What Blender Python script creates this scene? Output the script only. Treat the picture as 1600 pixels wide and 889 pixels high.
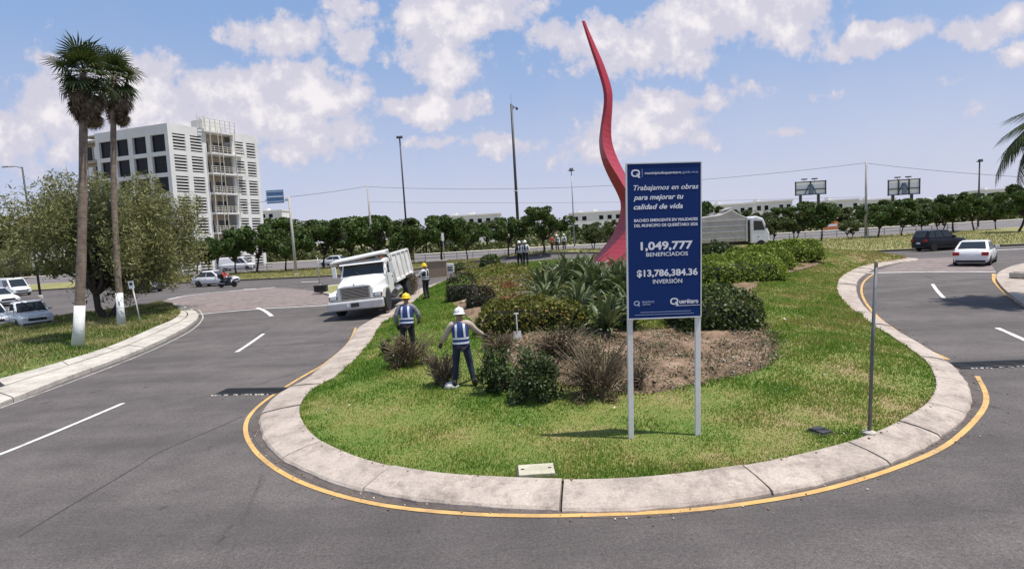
import bpy, bmesh, math, random
import numpy as np
from mathutils import Vector, Matrix, Euler
from mathutils.bvhtree import BVHTree
for o in list(bpy.data.objects): bpy.data.objects.remove(o)
S = bpy.context.scene
COL = S.collection
R = math.radians
random.seed(7)
rng = np.random.default_rng(7)

# ---------------------------------------------------------------- camera
FPX, PW, PH = 850.0, 1600.0, 889.0
HC = 3.6
PITCH, ROLL = math.atan(82.4/FPX), -math.atan(0.058)
CM = (Matrix.Rotation(math.pi/2-PITCH, 3, 'X') @ Matrix.Rotation(ROLL, 3, 'Z'))
cam = bpy.data.cameras.new('camera')
cam.sensor_width = 36; cam.lens = 36*FPX/PW
cam.clip_start = 0.1; cam.clip_end = 9000
camo = bpy.data.objects.new('camera', cam); COL.objects.link(camo)
camo.matrix_world = Matrix.Translation((0, 0, HC)) @ CM.to_4x4()
S.camera = camo
CAM = Vector((0, 0, HC))
CF = CM @ Vector((0, 0, -1))
def ray(px, py):
    return (CM @ Vector(((px-PW/2)/FPX, -(py-PH/2)/FPX, -1.0)))
def proj(p):
    q = CM.transposed() @ (Vector(p)-CAM)
    return (PW/2+FPX*q.x/-q.z, PH/2-FPX*q.y/-q.z)

# ---------------------------------------------------------------- light
SUN_EL, SUN_AZ = 70.0, -14.0                    # azimuth measured from +X towards +Y
tosun = Vector((math.cos(R(SUN_EL))*math.cos(R(SUN_AZ)), math.cos(R(SUN_EL))*math.sin(R(SUN_AZ)), math.sin(R(SUN_EL))))
sl = bpy.data.lights.new('sun', 'SUN'); sl.energy = 4.7; sl.angle = R(0.5); sl.color = (1, .955, .89)
so = bpy.data.objects.new('sun', sl); so.rotation_euler = tosun.to_track_quat('Z', 'Y').to_euler(); so.location = (0, 0, 60)
COL.objects.link(so)
S.view_settings.view_transform = 'Standard'; S.view_settings.look = 'None'
S.view_settings.exposure = 0.22; S.view_settings.gamma = 1
S.cycles.max_bounces = 6; S.cycles.transparent_max_bounces = 6
S.cycles.use_denoising = True

W = bpy.data.worlds.new('World'); S.world = W; W.use_nodes = True
nt = W.node_tree; nt.nodes.clear()
def N(t, tree=None, **kw):
    n = (tree or nt).nodes.new(t)
    for k, v in kw.items(): setattr(n, k, v)
    return n
def sky():
    L = nt.links.new
    st = N('ShaderNodeTexSky'); st.sky_type = 'NISHITA'; st.sun_disc = False
    st.sun_elevation = R(SUN_EL); st.sun_rotation = R(90-SUN_AZ); st.altitude = 1800
    st.air_density = 1.3; st.dust_density = 1.6; st.ozone_density = 2.6
    tc = N('ShaderNodeTexCoord'); vn = N('ShaderNodeVectorMath', operation='NORMALIZE'); L(tc.outputs['Generated'], vn.inputs[0])
    sx = N('ShaderNodeSeparateXYZ'); L(vn.outputs[0], sx.inputs[0])
    def math_(op, a, b=None, c=None, clamp=False):
        n = N('ShaderNodeMath', operation=op); n.use_clamp = clamp
        for i, q in enumerate((a, b, c)):
            if q is None: continue
            if isinstance(q, (int, float)): n.inputs[i].default_value = q
            else: L(q, n.inputs[i])
        return n.outputs[0]
    az = math_('ARCTAN2', sx.outputs[0], sx.outputs[1]); el = math_('ARCSINE', sx.outputs[2])
    cb = N('ShaderNodeCombineXYZ'); L(az, cb.inputs[0]); L(el, cb.inputs[1])
    def noise(scale, det, rough, src, off=(0, 0, 0), dist=0.0):
        mp = N('ShaderNodeVectorMath', operation='MULTIPLY_ADD'); L(src, mp.inputs[0]); mp.inputs[1].default_value = (scale, scale*1.5, scale); mp.inputs[2].default_value = off
        n = N('ShaderNodeTexNoise'); n.inputs['Scale'].default_value = 1; n.inputs['Detail'].default_value = det; n.inputs['Roughness'].default_value = rough
        n.inputs['Distortion'].default_value = dist
        L(mp.outputs[0], n.inputs['Vector']); return n
    # wrap-safe coordinates for the open fields of cloud: direction on a plane overhead is too stretched here, use 3D direction
    n1 = noise(7, 9, .58, vn.outputs[0], (3, 1, 7))
    n2 = noise(22, 7, .6, vn.outputs[0], (9, 4, 2))
    # warp the azimuth/elevation coordinates
    w1 = N('ShaderNodeVectorMath', operation='MULTIPLY_ADD'); L(n1.outputs['Color'], w1.inputs[0]); w1.inputs[1].default_value = (.12, .09, 0); w1.inputs[2].default_value = (-.06, -.045, 0)
    w2 = N('ShaderNodeVectorMath', operation='ADD'); L(cb.outputs[0], w2.inputs[0]); L(w1.outputs[0], w2.inputs[1])
    pos = w2.outputs[0]
    blobs = [(330,150,250,38,1.0),(200,120,120,45,.9),(440,70,85,40,.9),(60,95,60,22,.75),(20,205,60,40,.95),(100,185,60,40,.8),(250,205,190,50,.75),
             (720,18,120,40,1.05),(695,95,72,42,.9),(660,168,95,24,1.15),(560,10,80,22,.6),
             (1000,75,130,45,.9),(1090,40,150,50,1.0),(1210,35,90,40,1.05),(960,110,90,30,.8),(1375,62,78,24,1.1),(1570,38,75,26,1.1),(1600,95,30,20,.8),
             (1010,190,100,40,.85),(940,205,70,30,.7),(1080,215,60,30,.6),(1215,206,45,14,.85),(1510,185,60,22,.55),(780,222,90,18,.85),(420,235,150,26,.8),(330,185,280,48,1.0),(490,145,95,40,1.1),(560,60,60,30,.6),(180,250,160,30,.8),(860,60,60,24,.7),(1130,150,120,24,.6),(1290,140,70,14,.5),(690,225,60,14,.7),(1480,140,70,12,.5),(1050,165,60,22,.9),(930,225,90,26,.8),(1360,222,60,16,.5),
             (-250,120,160,50,1),(-500,180,200,50,1),(1900,110,160,45,1),(2200,60,180,60,1),(-200,-150,220,80,1),(500,-170,240,80,1),(1300,-150,260,80,1),(900,-420,300,120,1),(-200,-480,300,120,.9),(1900,-300,260,110,1)]
    acc = None
    for (cx, cy, rx, ry, s) in blobs:
        d = ray(cx, cy).normalized(); a = math.atan2(d.x, d.y); e = math.asin(d.z)
        k = d.dot(CF.normalized()); sc = FPX*1.0
        ra, re = max(rx*k*k/sc/max(math.cos(e), .2), .02), max(ry*k/sc, .01)
        m = N('ShaderNodeVectorMath', operation='MULTIPLY_ADD'); L(pos, m.inputs[0]); m.inputs[1].default_value = (1/ra, 1/re, 0); m.inputs[2].default_value = (-a/ra, -e/re, 0)
        ln = N('ShaderNodeVectorMath', operation='LENGTH'); L(m.outputs[0], ln.inputs[0])
        v = math_('MULTIPLY_ADD', ln.outputs['Value'], -s*.55, s)
        acc = v if acc is None else math_('MAXIMUM', acc, v)
    # the sky behind the camera carries the same broken cumulus
    fld = noise(3.2, 8, .55, vn.outputs[0], (1, 8, 3))
    far = math_('MULTIPLY_ADD', fld.outputs['Fac'], 3.2, -1.45)
    behind = math_('LESS_THAN', sx.outputs[1], .12)
    acc = math_('MAXIMUM', acc, math_('MULTIPLY', far, behind))
    nz = math_('MULTIPLY_ADD', n1.outputs['Fac'], 1.5, -.75)
    nz2 = math_('MULTIPLY_ADD', n2.outputs['Fac'], 1.3, -.65)
    den = math_('ADD', math_('ADD', acc, nz), nz2)
    mr = N('ShaderNodeMapRange', interpolation_type='SMOOTHSTEP'); L(den, mr.inputs[0])
    for i, q in enumerate((.30, .58, 0, .95)): mr.inputs[i+1].default_value = q
    # thin veil everywhere, thicker near the horizon
    veil = N('ShaderNodeMapRange'); L(el, veil.inputs[0])
    for i, q in enumerate((0.0, .9, .82, .35)): veil.inputs[i+1].default_value = q
    thin = math_('MULTIPLY', n1.outputs['Fac'], .25)
    veil2 = math_('ADD', veil.outputs[0], thin, clamp=True)
    sh = N('ShaderNodeMapRange', interpolation_type='SMOOTHSTEP'); L(math_('ADD', den, math_('MULTIPLY', nz2, 1.4)), sh.inputs[0])
    for i, q in enumerate((.55, 1.35, 0, 1)): sh.inputs[i+1].default_value = q
    cc = N('ShaderNodeMix', data_type='RGBA'); L(sh.outputs[0], cc.inputs[0]); cc.inputs[6].default_value = CLOUD_A; cc.inputs[7].default_value = CLOUD_B
    hz = N('ShaderNodeMapRange', interpolation_type='SMOOTHSTEP'); L(math_('ADD', el, math_('MULTIPLY_ADD', n1.outputs['Fac'], .16, -.08)), hz.inputs[0])
    for i, q in enumerate((0.0, .40, 0, 1)): hz.inputs[i+1].default_value = q
    vc = N('ShaderNodeMix', data_type='RGBA'); L(hz.outputs[0], vc.inputs[0]); vc.inputs[6].default_value = VEIL; vc.inputs[7].default_value = ZEN
    m1 = N('ShaderNodeMix', data_type='RGBA'); L(veil2, m1.inputs[0]); L(st.outputs[0], m1.inputs[6]); L(vc.outputs[2], m1.inputs[7])
    m2 = N('ShaderNodeMix', data_type='RGBA'); L(mr.outputs[0], m2.inputs[0]); L(m1.outputs[2], m2.inputs[6]); L(cc.outputs[2], m2.inputs[7])
    bg = N('ShaderNodeBackground'); bg.inputs[1].default_value = .1; L(m2.outputs[2], bg.inputs[0])
    out = N('ShaderNodeOutputWorld'); L(bg.outputs[0], out.inputs[0])
CLOUD_A, CLOUD_B, VEIL, ZEN = (5.7, 5.55, 6.4, 1), (8.1, 7.7, 7.8, 1), (5.2, 5.4, 6.8, 1), (2.5, 3.9, 6.7, 1)
sky()

# ---------------------------------------------------------------- materials
MATS = {}
def _mat(name):
    m = bpy.data.materials.new(name); m.use_nodes = True; t = m.node_tree
    b = t.nodes['Principled BSDF']; MATS[name] = m
    return m, t, b
def tex(t, kind, scale, detail=6, rough=.6, coord='Object', stretch=None, off=(0, 0, 0)):
    tc = t.nodes.new('ShaderNodeTexCoord'); mp = t.nodes.new('ShaderNodeMapping'); t.links.new(tc.outputs[coord], mp.inputs[0])
    mp.inputs['Location'].default_value = off
    if stretch: mp.inputs['Scale'].default_value = stretch
    n = t.nodes.new(kind); n.inputs['Scale'].default_value = scale
    if 'Detail' in n.inputs: n.inputs['Detail'].default_value = detail
    if 'Roughness' in n.inputs: n.inputs['Roughness'].default_value = rough
    t.links.new(mp.outputs[0], n.inputs['Vector']); return n
def ramp(t, src, stops):
    r = t.nodes.new('ShaderNodeValToRGB'); e = r.color_ramp.elements
    while len(e) < len(stops): e.new(.5)
    for q, (p, c) in zip(e, stops): q.position = p; q.color = (*c, 1) if len(c) == 3 else c
    t.links.new(src, r.inputs[0]); return r.outputs[0]
def mix(t, f, a, b, blend='MIX'):
    m = t.nodes.new('ShaderNodeMix'); m.data_type = 'RGBA'; m.blend_type = blend
    for q, i in ((f, 0), (a, 6), (b, 7)):
        if isinstance(q, (int, float)): m.inputs[i].default_value = q
        elif isinstance(q, tuple): m.inputs[i].default_value = (*q, 1) if len(q) == 3 else q
        else: t.links.new(q, m.inputs[i])
    return m.outputs[2]
def mth(t, op, a, b=0.0, clamp=False):
    m = t.nodes.new('ShaderNodeMath'); m.operation = op; m.use_clamp = clamp
    for q, i in ((a, 0), (b, 1)):
        if isinstance(q, (int, float)): m.inputs[i].default_value = q
        else: t.links.new(q, m.inputs[i])
    return m.outputs[0]
def bump(t, b, h, strength=.3, dist=.02):
    n = t.nodes.new('ShaderNodeBump'); n.inputs['Strength'].default_value = strength; n.inputs['Distance'].default_value = dist
    t.links.new(h, n.inputs['Height']); t.links.new(n.outputs[0], b.inputs['Normal'])
def M(name, c, rough=.6, metal=0, var=.18, scale=6, bp=0, spec=.5, coat=0, dirt=0, dirtc=(.16, .13, .1)):
    if name in MATS: return MATS[name]
    m, t, b = _mat(name)
    n = tex(t, 'ShaderNodeTexNoise', scale, 8, .65)
    lo, hi = tuple(x*(1-var) for x in c), tuple(min(1, x*(1+var)) for x in c)
    col = ramp(t, n.outputs['Fac'], [(.3, lo), (.7, hi)])
    if dirt:
        n3 = tex(t, 'ShaderNodeTexNoise', scale*.35, 9, .75, off=(4, 2, 1))
        f = ramp(t, n3.outputs['Fac'], [(.46, (0, 0, 0)), (.72, (dirt, dirt, dirt))])
        col = mix(t, f, col, dirtc)
    t.links.new(col, b.inputs['Base Color'])
    b.inputs['Roughness'].default_value = rough; b.inputs['Metallic'].default_value = metal
    b.inputs['Specular IOR Level'].default_value = spec
    if coat: b.inputs['Coat Weight'].default_value = coat; b.inputs['Coat Roughness'].default_value = .08
    if bp:
        n2 = tex(t, 'ShaderNodeTexNoise', scale*8, 5, .7); bump(t, b, n2.outputs['Fac'], bp)
    return m
def leafmat(name, dark, mid, light, trans=.25, pscale=.6, rough=.5, stray=None):
    m, t, b = _mat(name)
    g = t.nodes.new('ShaderNodeNewGeometry')
    n = tex(t, 'ShaderNodeTexNoise', pscale, 3, .5)
    f = mth(t, 'ADD', mth(t, 'MULTIPLY', g.outputs['Random Per Island'], .65), mth(t, 'MULTIPLY', n.outputs['Fac'], .5))
    st = [(.2, dark), (.55, mid), (.88, light)]
    if stray: st.append((.97, stray))
    col = ramp(t, f, st)
    t.links.new(col, b.inputs['Base Color']); b.inputs['Roughness'].default_value = rough
    b.inputs['Specular IOR Level'].default_value = .3
    tr = t.nodes.new('ShaderNodeBsdfTranslucent'); t.links.new(mix(t, .5, col, (.12, .16, .02)), tr.inputs[0])
    ms = t.nodes.new('ShaderNodeMixShader'); ms.inputs[0].default_value = trans
    t.links.new(b.outputs[0], ms.inputs[1]); t.links.new(tr.outputs[0], ms.inputs[2])
    t.links.new(ms.outputs[0], t.nodes['Material Output'].inputs[0])
    return m
def asphalt(name, base=(.088, .079, .075), red=0):
    m, t, b = _mat(name)
    big = tex(t, 'ShaderNodeTexNoise', .16, 8, .62)
    mid = tex(t, 'ShaderNodeTexNoise', 1.1, 8, .7, off=(3, 7, 0))
    fine = tex(t, 'ShaderNodeTexNoise', 55, 3, .8)
    grit = tex(t, 'ShaderNodeTexVoronoi', 60)
    col = ramp(t, big.outputs['Fac'], [(.3, tuple(x*.78 for x in base)), (.52, base), (.72, tuple(x*1.32 for x in base))])
    col = mix(t, .55, col, ramp(t, mid.outputs['Fac'], [(.3, tuple(x*.62 for x in base)), (.7, tuple(x*1.38 for x in base))]))
    col = mix(t, .75, col, ramp(t, fine.outputs['Fac'], [(.3, (.22, .215, .22)), (.5, (.5, .5, .5)), (.72, (.86, .84, .83))]), 'OVERLAY')
    gr = ramp(t, grit.outputs['Color'], [(.0, (.42, .42, .42)), (.85, (.52, .52, .52)), (1, (.95, .92, .9))])
    col = mix(t, .5, col, gr, 'OVERLAY')
    gr2 = tex(t, 'ShaderNodeTexNoise', 21, 4, .75, off=(5, 9, 0)); col = mix(t, .6, col, ramp(t, gr2.outputs['Fac'], [(.34, (.28, .275, .275)), (.5, (.5, .5, .5)), (.66, (.74, .725, .71))]), 'OVERLAY')
    # cracks and tar spots
    cr = tex(t, 'ShaderNodeTexVoronoi', .33, off=(1.3, .4, 0)); cr.feature = 'DISTANCE_TO_EDGE'
    wn = tex(t, 'ShaderNodeTexNoise', 1.6, 6, .7)
    mp = t.nodes.new('ShaderNodeMix'); mp.data_type = 'RGBA'; mp.inputs[0].default_value = .18
    t.links.new(cr.inputs['Vector'].links[0].from_socket, mp.inputs[6]); t.links.new(wn.outputs['Color'], mp.inputs[7]); t.links.new(mp.outputs[2], cr.inputs['Vector'])
    ck = ramp(t, cr.outputs['Distance'], [(0, (1, 1, 1)), (.008, (0, 0, 0))])
    cm = ramp(t, big.outputs['Fac'], [(.5, (0, 0, 0)), (.6, (.75, .75, .75))])
    col = mix(t, mix(t, 1.0, ck, cm, 'MULTIPLY'), col, (.028, .026, .026))
    sp = tex(t, 'ShaderNodeTexNoise', 2.6, 4, .55, off=(11, 5, 0), stretch=(1, .5, 1))
    col = mix(t, ramp(t, sp.outputs['Fac'], [(.66, (0, 0, 0)), (.72, (.6, .6, .6))]), col, (.035, .033, .033))
    lt = tex(t, 'ShaderNodeTexNoise', 3.4, 6, .6, off=(2, 15, 0))
    col = mix(t, ramp(t, lt.outputs['Fac'], [(.70, (0, 0, 0)), (.76, (.35, .35, .35))]), col, (.24, .22, .2))
    wv = tex(t, 'ShaderNodeTexNoise', .45, 5, .6, off=(21, 3, 0), stretch=(.25, 1.4, 1))
    col = mix(t, ramp(t, wv.outputs['Fac'], [(.42, (0, 0, 0)), (.62, (.45, .45, .45))]), col, tuple(x*.55 for x in base))
    t.links.new(col, b.inputs['Base Color']); b.inputs['Roughness'].default_value = .86; b.inputs['Specular IOR Level'].default_value = .3
    bump(t, b, fine.outputs['Fac'], .55, .012)
    return m
def concrete(name, base=(.42, .36, .325), stain=(.13, .11, .10), amt=.8):
    m, t, b = _mat(name)
    a = tex(t, 'ShaderNodeTexNoise', .9, 9, .68); f = tex(t, 'ShaderNodeTexNoise', 34, 5, .75); s = tex(t, 'ShaderNodeTexNoise', 2.6, 9, .78, off=(7, 3, 2))
    col = ramp(t, a.outputs['Fac'], [(.28, tuple(x*.72 for x in base)), (.5, base), (.72, tuple(min(1, x*1.2) for x in base))])
    col = mix(t, .6, col, ramp(t, f.outputs['Fac'], [(.3, (.3, .29, .29)), (.5, (.5, .5, .5)), (.7, (.7, .7, .7))]), 'OVERLAY')
    col = mix(t, ramp(t, s.outputs['Fac'], [(.47, (0, 0, 0)), (.70, (amt, amt, amt))]), col, stain)
    t.links.new(col, b.inputs['Base Color']); b.inputs['Roughness'].default_value = .9; b.inputs['Specular IOR Level'].default_value = .25
    bump(t, b, f.outputs['Fac'], .4, .01)
    return m
def grassmat(name, cols, blade=True, scale=.55, xg=0.0):
    m, t, b = _mat(name)
    g = t.nodes.new('ShaderNodeNewGeometry')
    def nz(s, d, o):
        n = t.nodes.new('ShaderNodeTexNoise'); n.inputs['Scale'].default_value = s; n.inputs['Detail'].default_value = d; n.inputs['Roughness'].default_value = .65
        a = t.nodes.new('ShaderNodeVectorMath'); a.operation = 'ADD'; a.inputs[1].default_value = o; t.links.new(g.outputs['Position'], a.inputs[0]); t.links.new(a.outputs[0], n.inputs['Vector']); return n.outputs['Fac']
    a, c = nz(scale, 5, (3, 1, 0)), nz(scale*7, 4, (8, 2, 0))
    f = mth(t, 'ADD', mth(t, 'MULTIPLY', a, .95), mth(t, 'MULTIPLY', c, .35))
    if blade: f = mth(t, 'ADD', mth(t, 'ADD', f, -.16), mth(t, 'MULTIPLY', g.outputs['Random Per Island'], .3))
    else: f = mth(t, 'ADD', f, mth(t, 'MULTIPLY', mth(t, 'ADD', nz(30, 3, (0, 0, 0)), -.5), .35))
    if xg:
        sp = t.nodes.new('ShaderNodeSeparateXYZ'); t.links.new(g.outputs['Position'], sp.inputs[0])
        f = mth(t, 'ADD', f, mth(t, 'MULTIPLY', mth(t, 'ADD', sp.outputs[0], -3.0), xg))
    col = ramp(t, f, cols)
    t.links.new(col, b.inputs['Base Color']); b.inputs['Roughness'].default_value = .75; b.inputs['Specular IOR Level'].default_value = .2
    if blade:
        tr = t.nodes.new('ShaderNodeBsdfTranslucent'); t.links.new(col, tr.inputs[0])
        ms = t.nodes.new('ShaderNodeMixShader'); ms.inputs[0].default_value = .3
        t.links.new(b.outputs[0], ms.inputs[1]); t.links.new(tr.outputs[0], ms.inputs[2]); t.links.new(ms.outputs[0], t.nodes['Material Output'].inputs[0])
    return m
def glassmat(name, c=(.02, .025, .03), rough=.06):
    m, t, b = _mat(name)
    b.inputs['Base Color'].default_value = (*c, 1); b.inputs['Roughness'].default_value = rough; b.inputs['Specular IOR Level'].default_value = .6
    return m

ASPH = asphalt('asphalt'); ASPH2 = asphalt('far_asphalt', (.13, .12, .118))
PAVE = concrete('stamped_paving', (.235, .19, .175), (.085, .075, .07), .85)
CONC = concrete('kerb_concrete', (.43, .365, .31), (.16, .13, .11), .85); CONC2 = concrete('pale_concrete', (.5, .46, .40), (.17, .14, .11), .6)
CONCD = concrete('dirty_gutter', (.12, .10, .09), (.05, .04, .035), .7)
LAWN = [(.34, (.075, .165, .02)), (.55, (.145, .265, .034)), (.72, (.25, .32, .06)), (.88, (.37, .33, .11)), (1.0, (.42, .31, .17))]
GRASS = grassmat('lawn_grass', LAWN, xg=.007); GROUNDG = grassmat('lawn_soil', [(.3, (.06, .11, .018)), (.5, (.11, .17, .032)), (.7, (.2, .2, .06)), (.88, (.3, .22, .12))], False, xg=.007)
DRYG = grassmat('verge_grass', [(.3, (.11, .125, .035)), (.5, (.19, .19, .065)), (.7, (.27, .25, .10))], False, .3)
SCRUB = grassmat('scrub_ground', [(.3, (.075, .08, .03)), (.5, (.15, .14, .06)), (.7, (.26, .22, .12))], False, .08)
SOIL = grassmat('bed_soil', [(.3, (.055, .038, .025)), (.5, (.13, .085, .055)), (.7, (.23, .155, .10)), (.88, (.33, .24, .17))], False, 1.6)
WLINE = M('white_road_paint', (.72, .70, .66), .8, var=.2, scale=5, dirt=.75, dirtc=(.2, .19, .18))
YLINE = M('yellow_road_paint', (.60, .36, .12), .8, var=.22, scale=3, dirt=.75, dirtc=(.2, .15, .1))
WPAINT = M('white_paint', (.74, .73, .69), .45, var=.06, scale=3, dirt=.25)
CARW = M('white_car_paint', (.74, .74, .74), .28, var=.03, scale=2, coat=.5, dirt=.12)
CARB = M('black_car_paint', (.008, .009, .014), .4, var=.1, scale=2, coat=.12, spec=.3)
CARG = M('dark_grey_car_paint', (.035, .037, .042), .28, var=.1, scale=2, coat=.6)
GLASS = glassmat('dark_glass'); WGLASS = glassmat('window_glass', (.012, .012, .014), .25); WGLASS.node_tree.nodes['Principled BSDF'].inputs['Specular IOR Level'].default_value = .12
BLACK = M('black_plastic', (.018, .018, .018), .6, var=.2); RUBBER = M('rubber', (.022, .021, .021), .85, var=.3, scale=12)
CHROME = M('chrome', (.62, .62, .62), .22, 1, var=.1); STEEL = M('galvanised_steel', (.33, .34, .35), .5, .6, var=.15, scale=9, dirt=.3)
DSTEEL = M('dark_steel', (.05, .052, .055), .55, .4, var=.2, scale=7, dirt=.3)
RIM = M('alloy_rim', (.45, .45, .46), .35, .8, var=.1)
REDL = M('red_lamp', (.35, .012, .012), .25, var=.1); LAMP = M('clear_lamp', (.7, .72, .74), .15, var=.1); ORANGE = M('orange_lamp', (.75, .2, .02), .4, var=.1)
BARK = M('grey_bark', (.13, .10, .075), .95, var=.45, scale=9, bp=.5); PBARK = M('palm_bark', (.19, .145, .11), .95, var=.4, scale=5, bp=.6); DBARK = M('dark_bark', (.045, .035, .028), .95, var=.4, scale=6)
LIME = M('lime_wash', (.80, .79, .76), .9, var=.07, scale=6, dirt=.35)

# ---------------------------------------------------------------- builders
def link(o, parent=None):
    COL.objects.link(o)
    if parent is not None: o.parent = parent
    return o
def tag(o, label=None, cat=None, group=None, kind=None):
    if label: o['label'] = label
    if cat: o['category'] = cat
    if group: o['group'] = group
    if kind: o['kind'] = kind
    return o
def thing(name, label, cat, loc=(0, 0, 0), rz=0, group=None):
    o = bpy.data.objects.new(name, None); o.empty_display_size = .2; link(o)
    o.location = loc; o.rotation_euler = (0, 0, rz)
    return tag(o, label, cat, group)
class MB:
    def __init__(s): s.v = []; s.f = []; s.m = []
    def add(s, vs, fs, mi=0):
        n = len(s.v); s.v += [tuple(q) for q in vs]; s.f += [tuple(i+n for i in f) for f in fs]; s.m += [mi]*len(fs); return s
    def box(s, c, d, rot=None, mi=0, top=(1, 1)):
        c = Vector(c); q = []
        for z in (-.5, .5):
            for x, y in ((-.5, -.5), (.5, -.5), (.5, .5), (-.5, .5)):
                k = top if z > 0 else (1, 1)
                p = Vector((x*d[0]*k[0], y*d[1]*k[1], z*d[2]))
                if rot is not None: p = rot @ p
                q.append(c+p)
        return s.add(q, [(3, 2, 1, 0), (4, 5, 6, 7), (0, 1, 5, 4), (1, 2, 6, 5), (2, 3, 7, 6), (3, 0, 4, 7)], mi)
    def tube(s, pts, rad, n=8, mi=0, flat=1.0):
        pts = [Vector(p) for p in pts]; 
        if not hasattr(rad, '__len__'): rad = [rad]*len(pts)
        base = len(s.v); ref = None
        for i, p in enumerate(pts):
            d = (pts[min(i+1, len(pts)-1)]-pts[max(i-1, 0)]).normalized()
            if ref is None: ref = Vector((0, 0, 1)) if abs(d.z) < .9 else Vector((1, 0, 0))
            u = d.cross(ref).normalized(); w = u.cross(d)
            for k in range(n):
                a = 2*math.pi*k/n; s.v.append(tuple(p+u*(math.cos(a)*rad[i])+w*(math.sin(a)*rad[i]*flat)))
        for i in range(len(pts)-1):
            for k in range(n):
                a, b = base+i*n+k, base+i*n+(k+1) % n
                s.f.append((a, b, b+n, a+n)); s.m.append(mi)
        s.f.append(tuple(base+k for k in reversed(range(n)))); s.m.append(mi)
        e = base+(len(pts)-1)*n; s.f.append(tuple(e+k for k in range(n))); s.m.append(mi)
        return s
    def lathe(s, prof, n=16, c=(0, 0, 0), rot=None, mi=0, sc=(1, 1)):
        c = Vector(c); base = len(s.v)
        for r, z in prof:
            for k in range(n):
                a = 2*math.pi*k/n; p = Vector((r*math.cos(a)*sc[0], r*math.sin(a)*sc[1], z))
                if rot is not None: p = rot @ p
                s.v.append(tuple(c+p))
        for i in range(len(prof)-1):
            for k in range(n):
                a, b = base+i*n+k, base+i*n+(k+1) % n
                s.f.append((a, b, b+n, a+n)); s.m.append(mi)
        s.f.append(tuple(base+k for k in reversed(range(n)))); s.m.append(mi)
        e = base+(len(prof)-1)*n; s.f.append(tuple(e+k for k in range(n))); s.m.append(mi)
        return s
    def prism(s, poly, vec, mi=0):
        poly = [Vector(p) for p in poly]; vec = Vector(vec); n = len(poly)
        fs = [tuple(reversed(range(n))), tuple(range(n, 2*n))]+[(i, (i+1) % n, n+(i+1) % n, n+i) for i in range(n)]
        return s.add(poly+[p+vec for p in poly], fs, mi)
    def loft(s, rings, mi=0, close=True, caps=True):
        n = len(rings[0]); base = len(s.v)
        for r in rings: s.v += [tuple(p) for p in r]
        for i in range(len(rings)-1):
            for k in range(n if close else n-1):
                a, b = base+i*n+k, base+i*n+(k+1) % n
                s.f.append((a, b, b+n, a+n)); s.m.append(mi)
        if caps:
            s.f.append(tuple(base+k for k in reversed(range(n)))); s.m.append(mi)
            e = base+(len(rings)-1)*n; s.f.append(tuple(e+k for k in range(n))); s.m.append(mi)
        return s
    def mesh(s, name, mats, smooth=False, fix=True):
        me = bpy.data.meshes.new(name); me.from_pydata(s.v, [], s.f)
        for m in (mats if isinstance(mats, (list, tuple)) else [mats]): me.materials.append(m)
        if len(set(s.m)) > 1: me.polygons.foreach_set('material_index', s.m)
        if fix:
            bm = bmesh.new(); bm.from_mesh(me); bmesh.ops.recalc_face_normals(bm, faces=bm.faces); bm.to_mesh(me); bm.free()
        if smooth: me.polygons.foreach_set('use_smooth', [True]*len(me.polygons))
        me.update(); return me
    def obj(s, name, mats, parent=None, smooth=False, bevel=0, fix=True, seg=2):
        o = link(bpy.data.objects.new(name, s.mesh(name, mats, smooth, fix)), parent)
        if bevel:
            b = o.modifiers.new('bevel', 'BEVEL'); b.width = bevel; b.segments = seg; b.limit_method = 'ANGLE'; b.angle_limit = R(40)
        return o
def npmesh(name, v, f, mat, smooth=False):
    v = np.asarray(v, np.float32).reshape(-1, 3); f = np.asarray(f, np.int32); k = f.shape[1]
    me = bpy.data.meshes.new(name); me.vertices.add(len(v)); me.vertices.foreach_set('co', v.ravel())
    me.loops.add(f.size); me.loops.foreach_set('vertex_index', f.ravel())
    me.polygons.add(len(f)); me.polygons.foreach_set('loop_start', np.arange(0, f.size, k, dtype=np.int32))
    if smooth: me.polygons.foreach_set('use_smooth', np.ones(len(f), bool))
    me.materials.append(mat); me.update(calc_edges=True); return me
def meshobj(name, me, parent=None, loc=None, rz=None, sc=None):
    o = link(bpy.data.objects.new(name, me), parent)
    if loc is not None: o.location = loc
    if rz is not None: o.rotation_euler = (0, 0, rz)
    if sc is not None: o.scale = (sc, sc, sc) if isinstance(sc, (int, float)) else sc
    return o
def copy_tree(o, parent=None):
    c = o.copy(); link(c)
    if parent is not None: c.parent = parent
    for ch in list(o.children): copy_tree(ch, c)
    return c
def unit(n):
    d = rng.normal(size=(n, 3)); return d/np.linalg.norm(d, axis=1, keepdims=True)
def leaves(pos, size, aspect=.5, up=.3, bend=False):
    """leaf quads (rhombs) at the given positions, random orientation biased upwards"""
    n = len(pos); d = unit(n); nn = unit(n); nn[:, 2] += up; nn /= np.linalg.norm(nn, axis=1, keepdims=True)
    d -= nn*(d*nn).sum(1, keepdims=True); d /= np.linalg.norm(d, axis=1, keepdims=True)
    w = np.cross(nn, d); s = (np.asarray(size)*(.6+.8*rng.random(n)))[:, None]
    v = np.stack([pos-d*s*.5, pos+w*s*aspect*.5, pos+d*s*.5, pos-w*s*aspect*.5], 1)
    return v.reshape(-1, 3), np.arange(4*n).reshape(n, 4)
def ell_shell(n, c, r, inner=.55):
    d = unit(n); k = (inner**3+(1-inner**3)*rng.random(n))**(1/3)
    return np.asarray(c)+d*k[:, None]*np.asarray(r)
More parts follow.
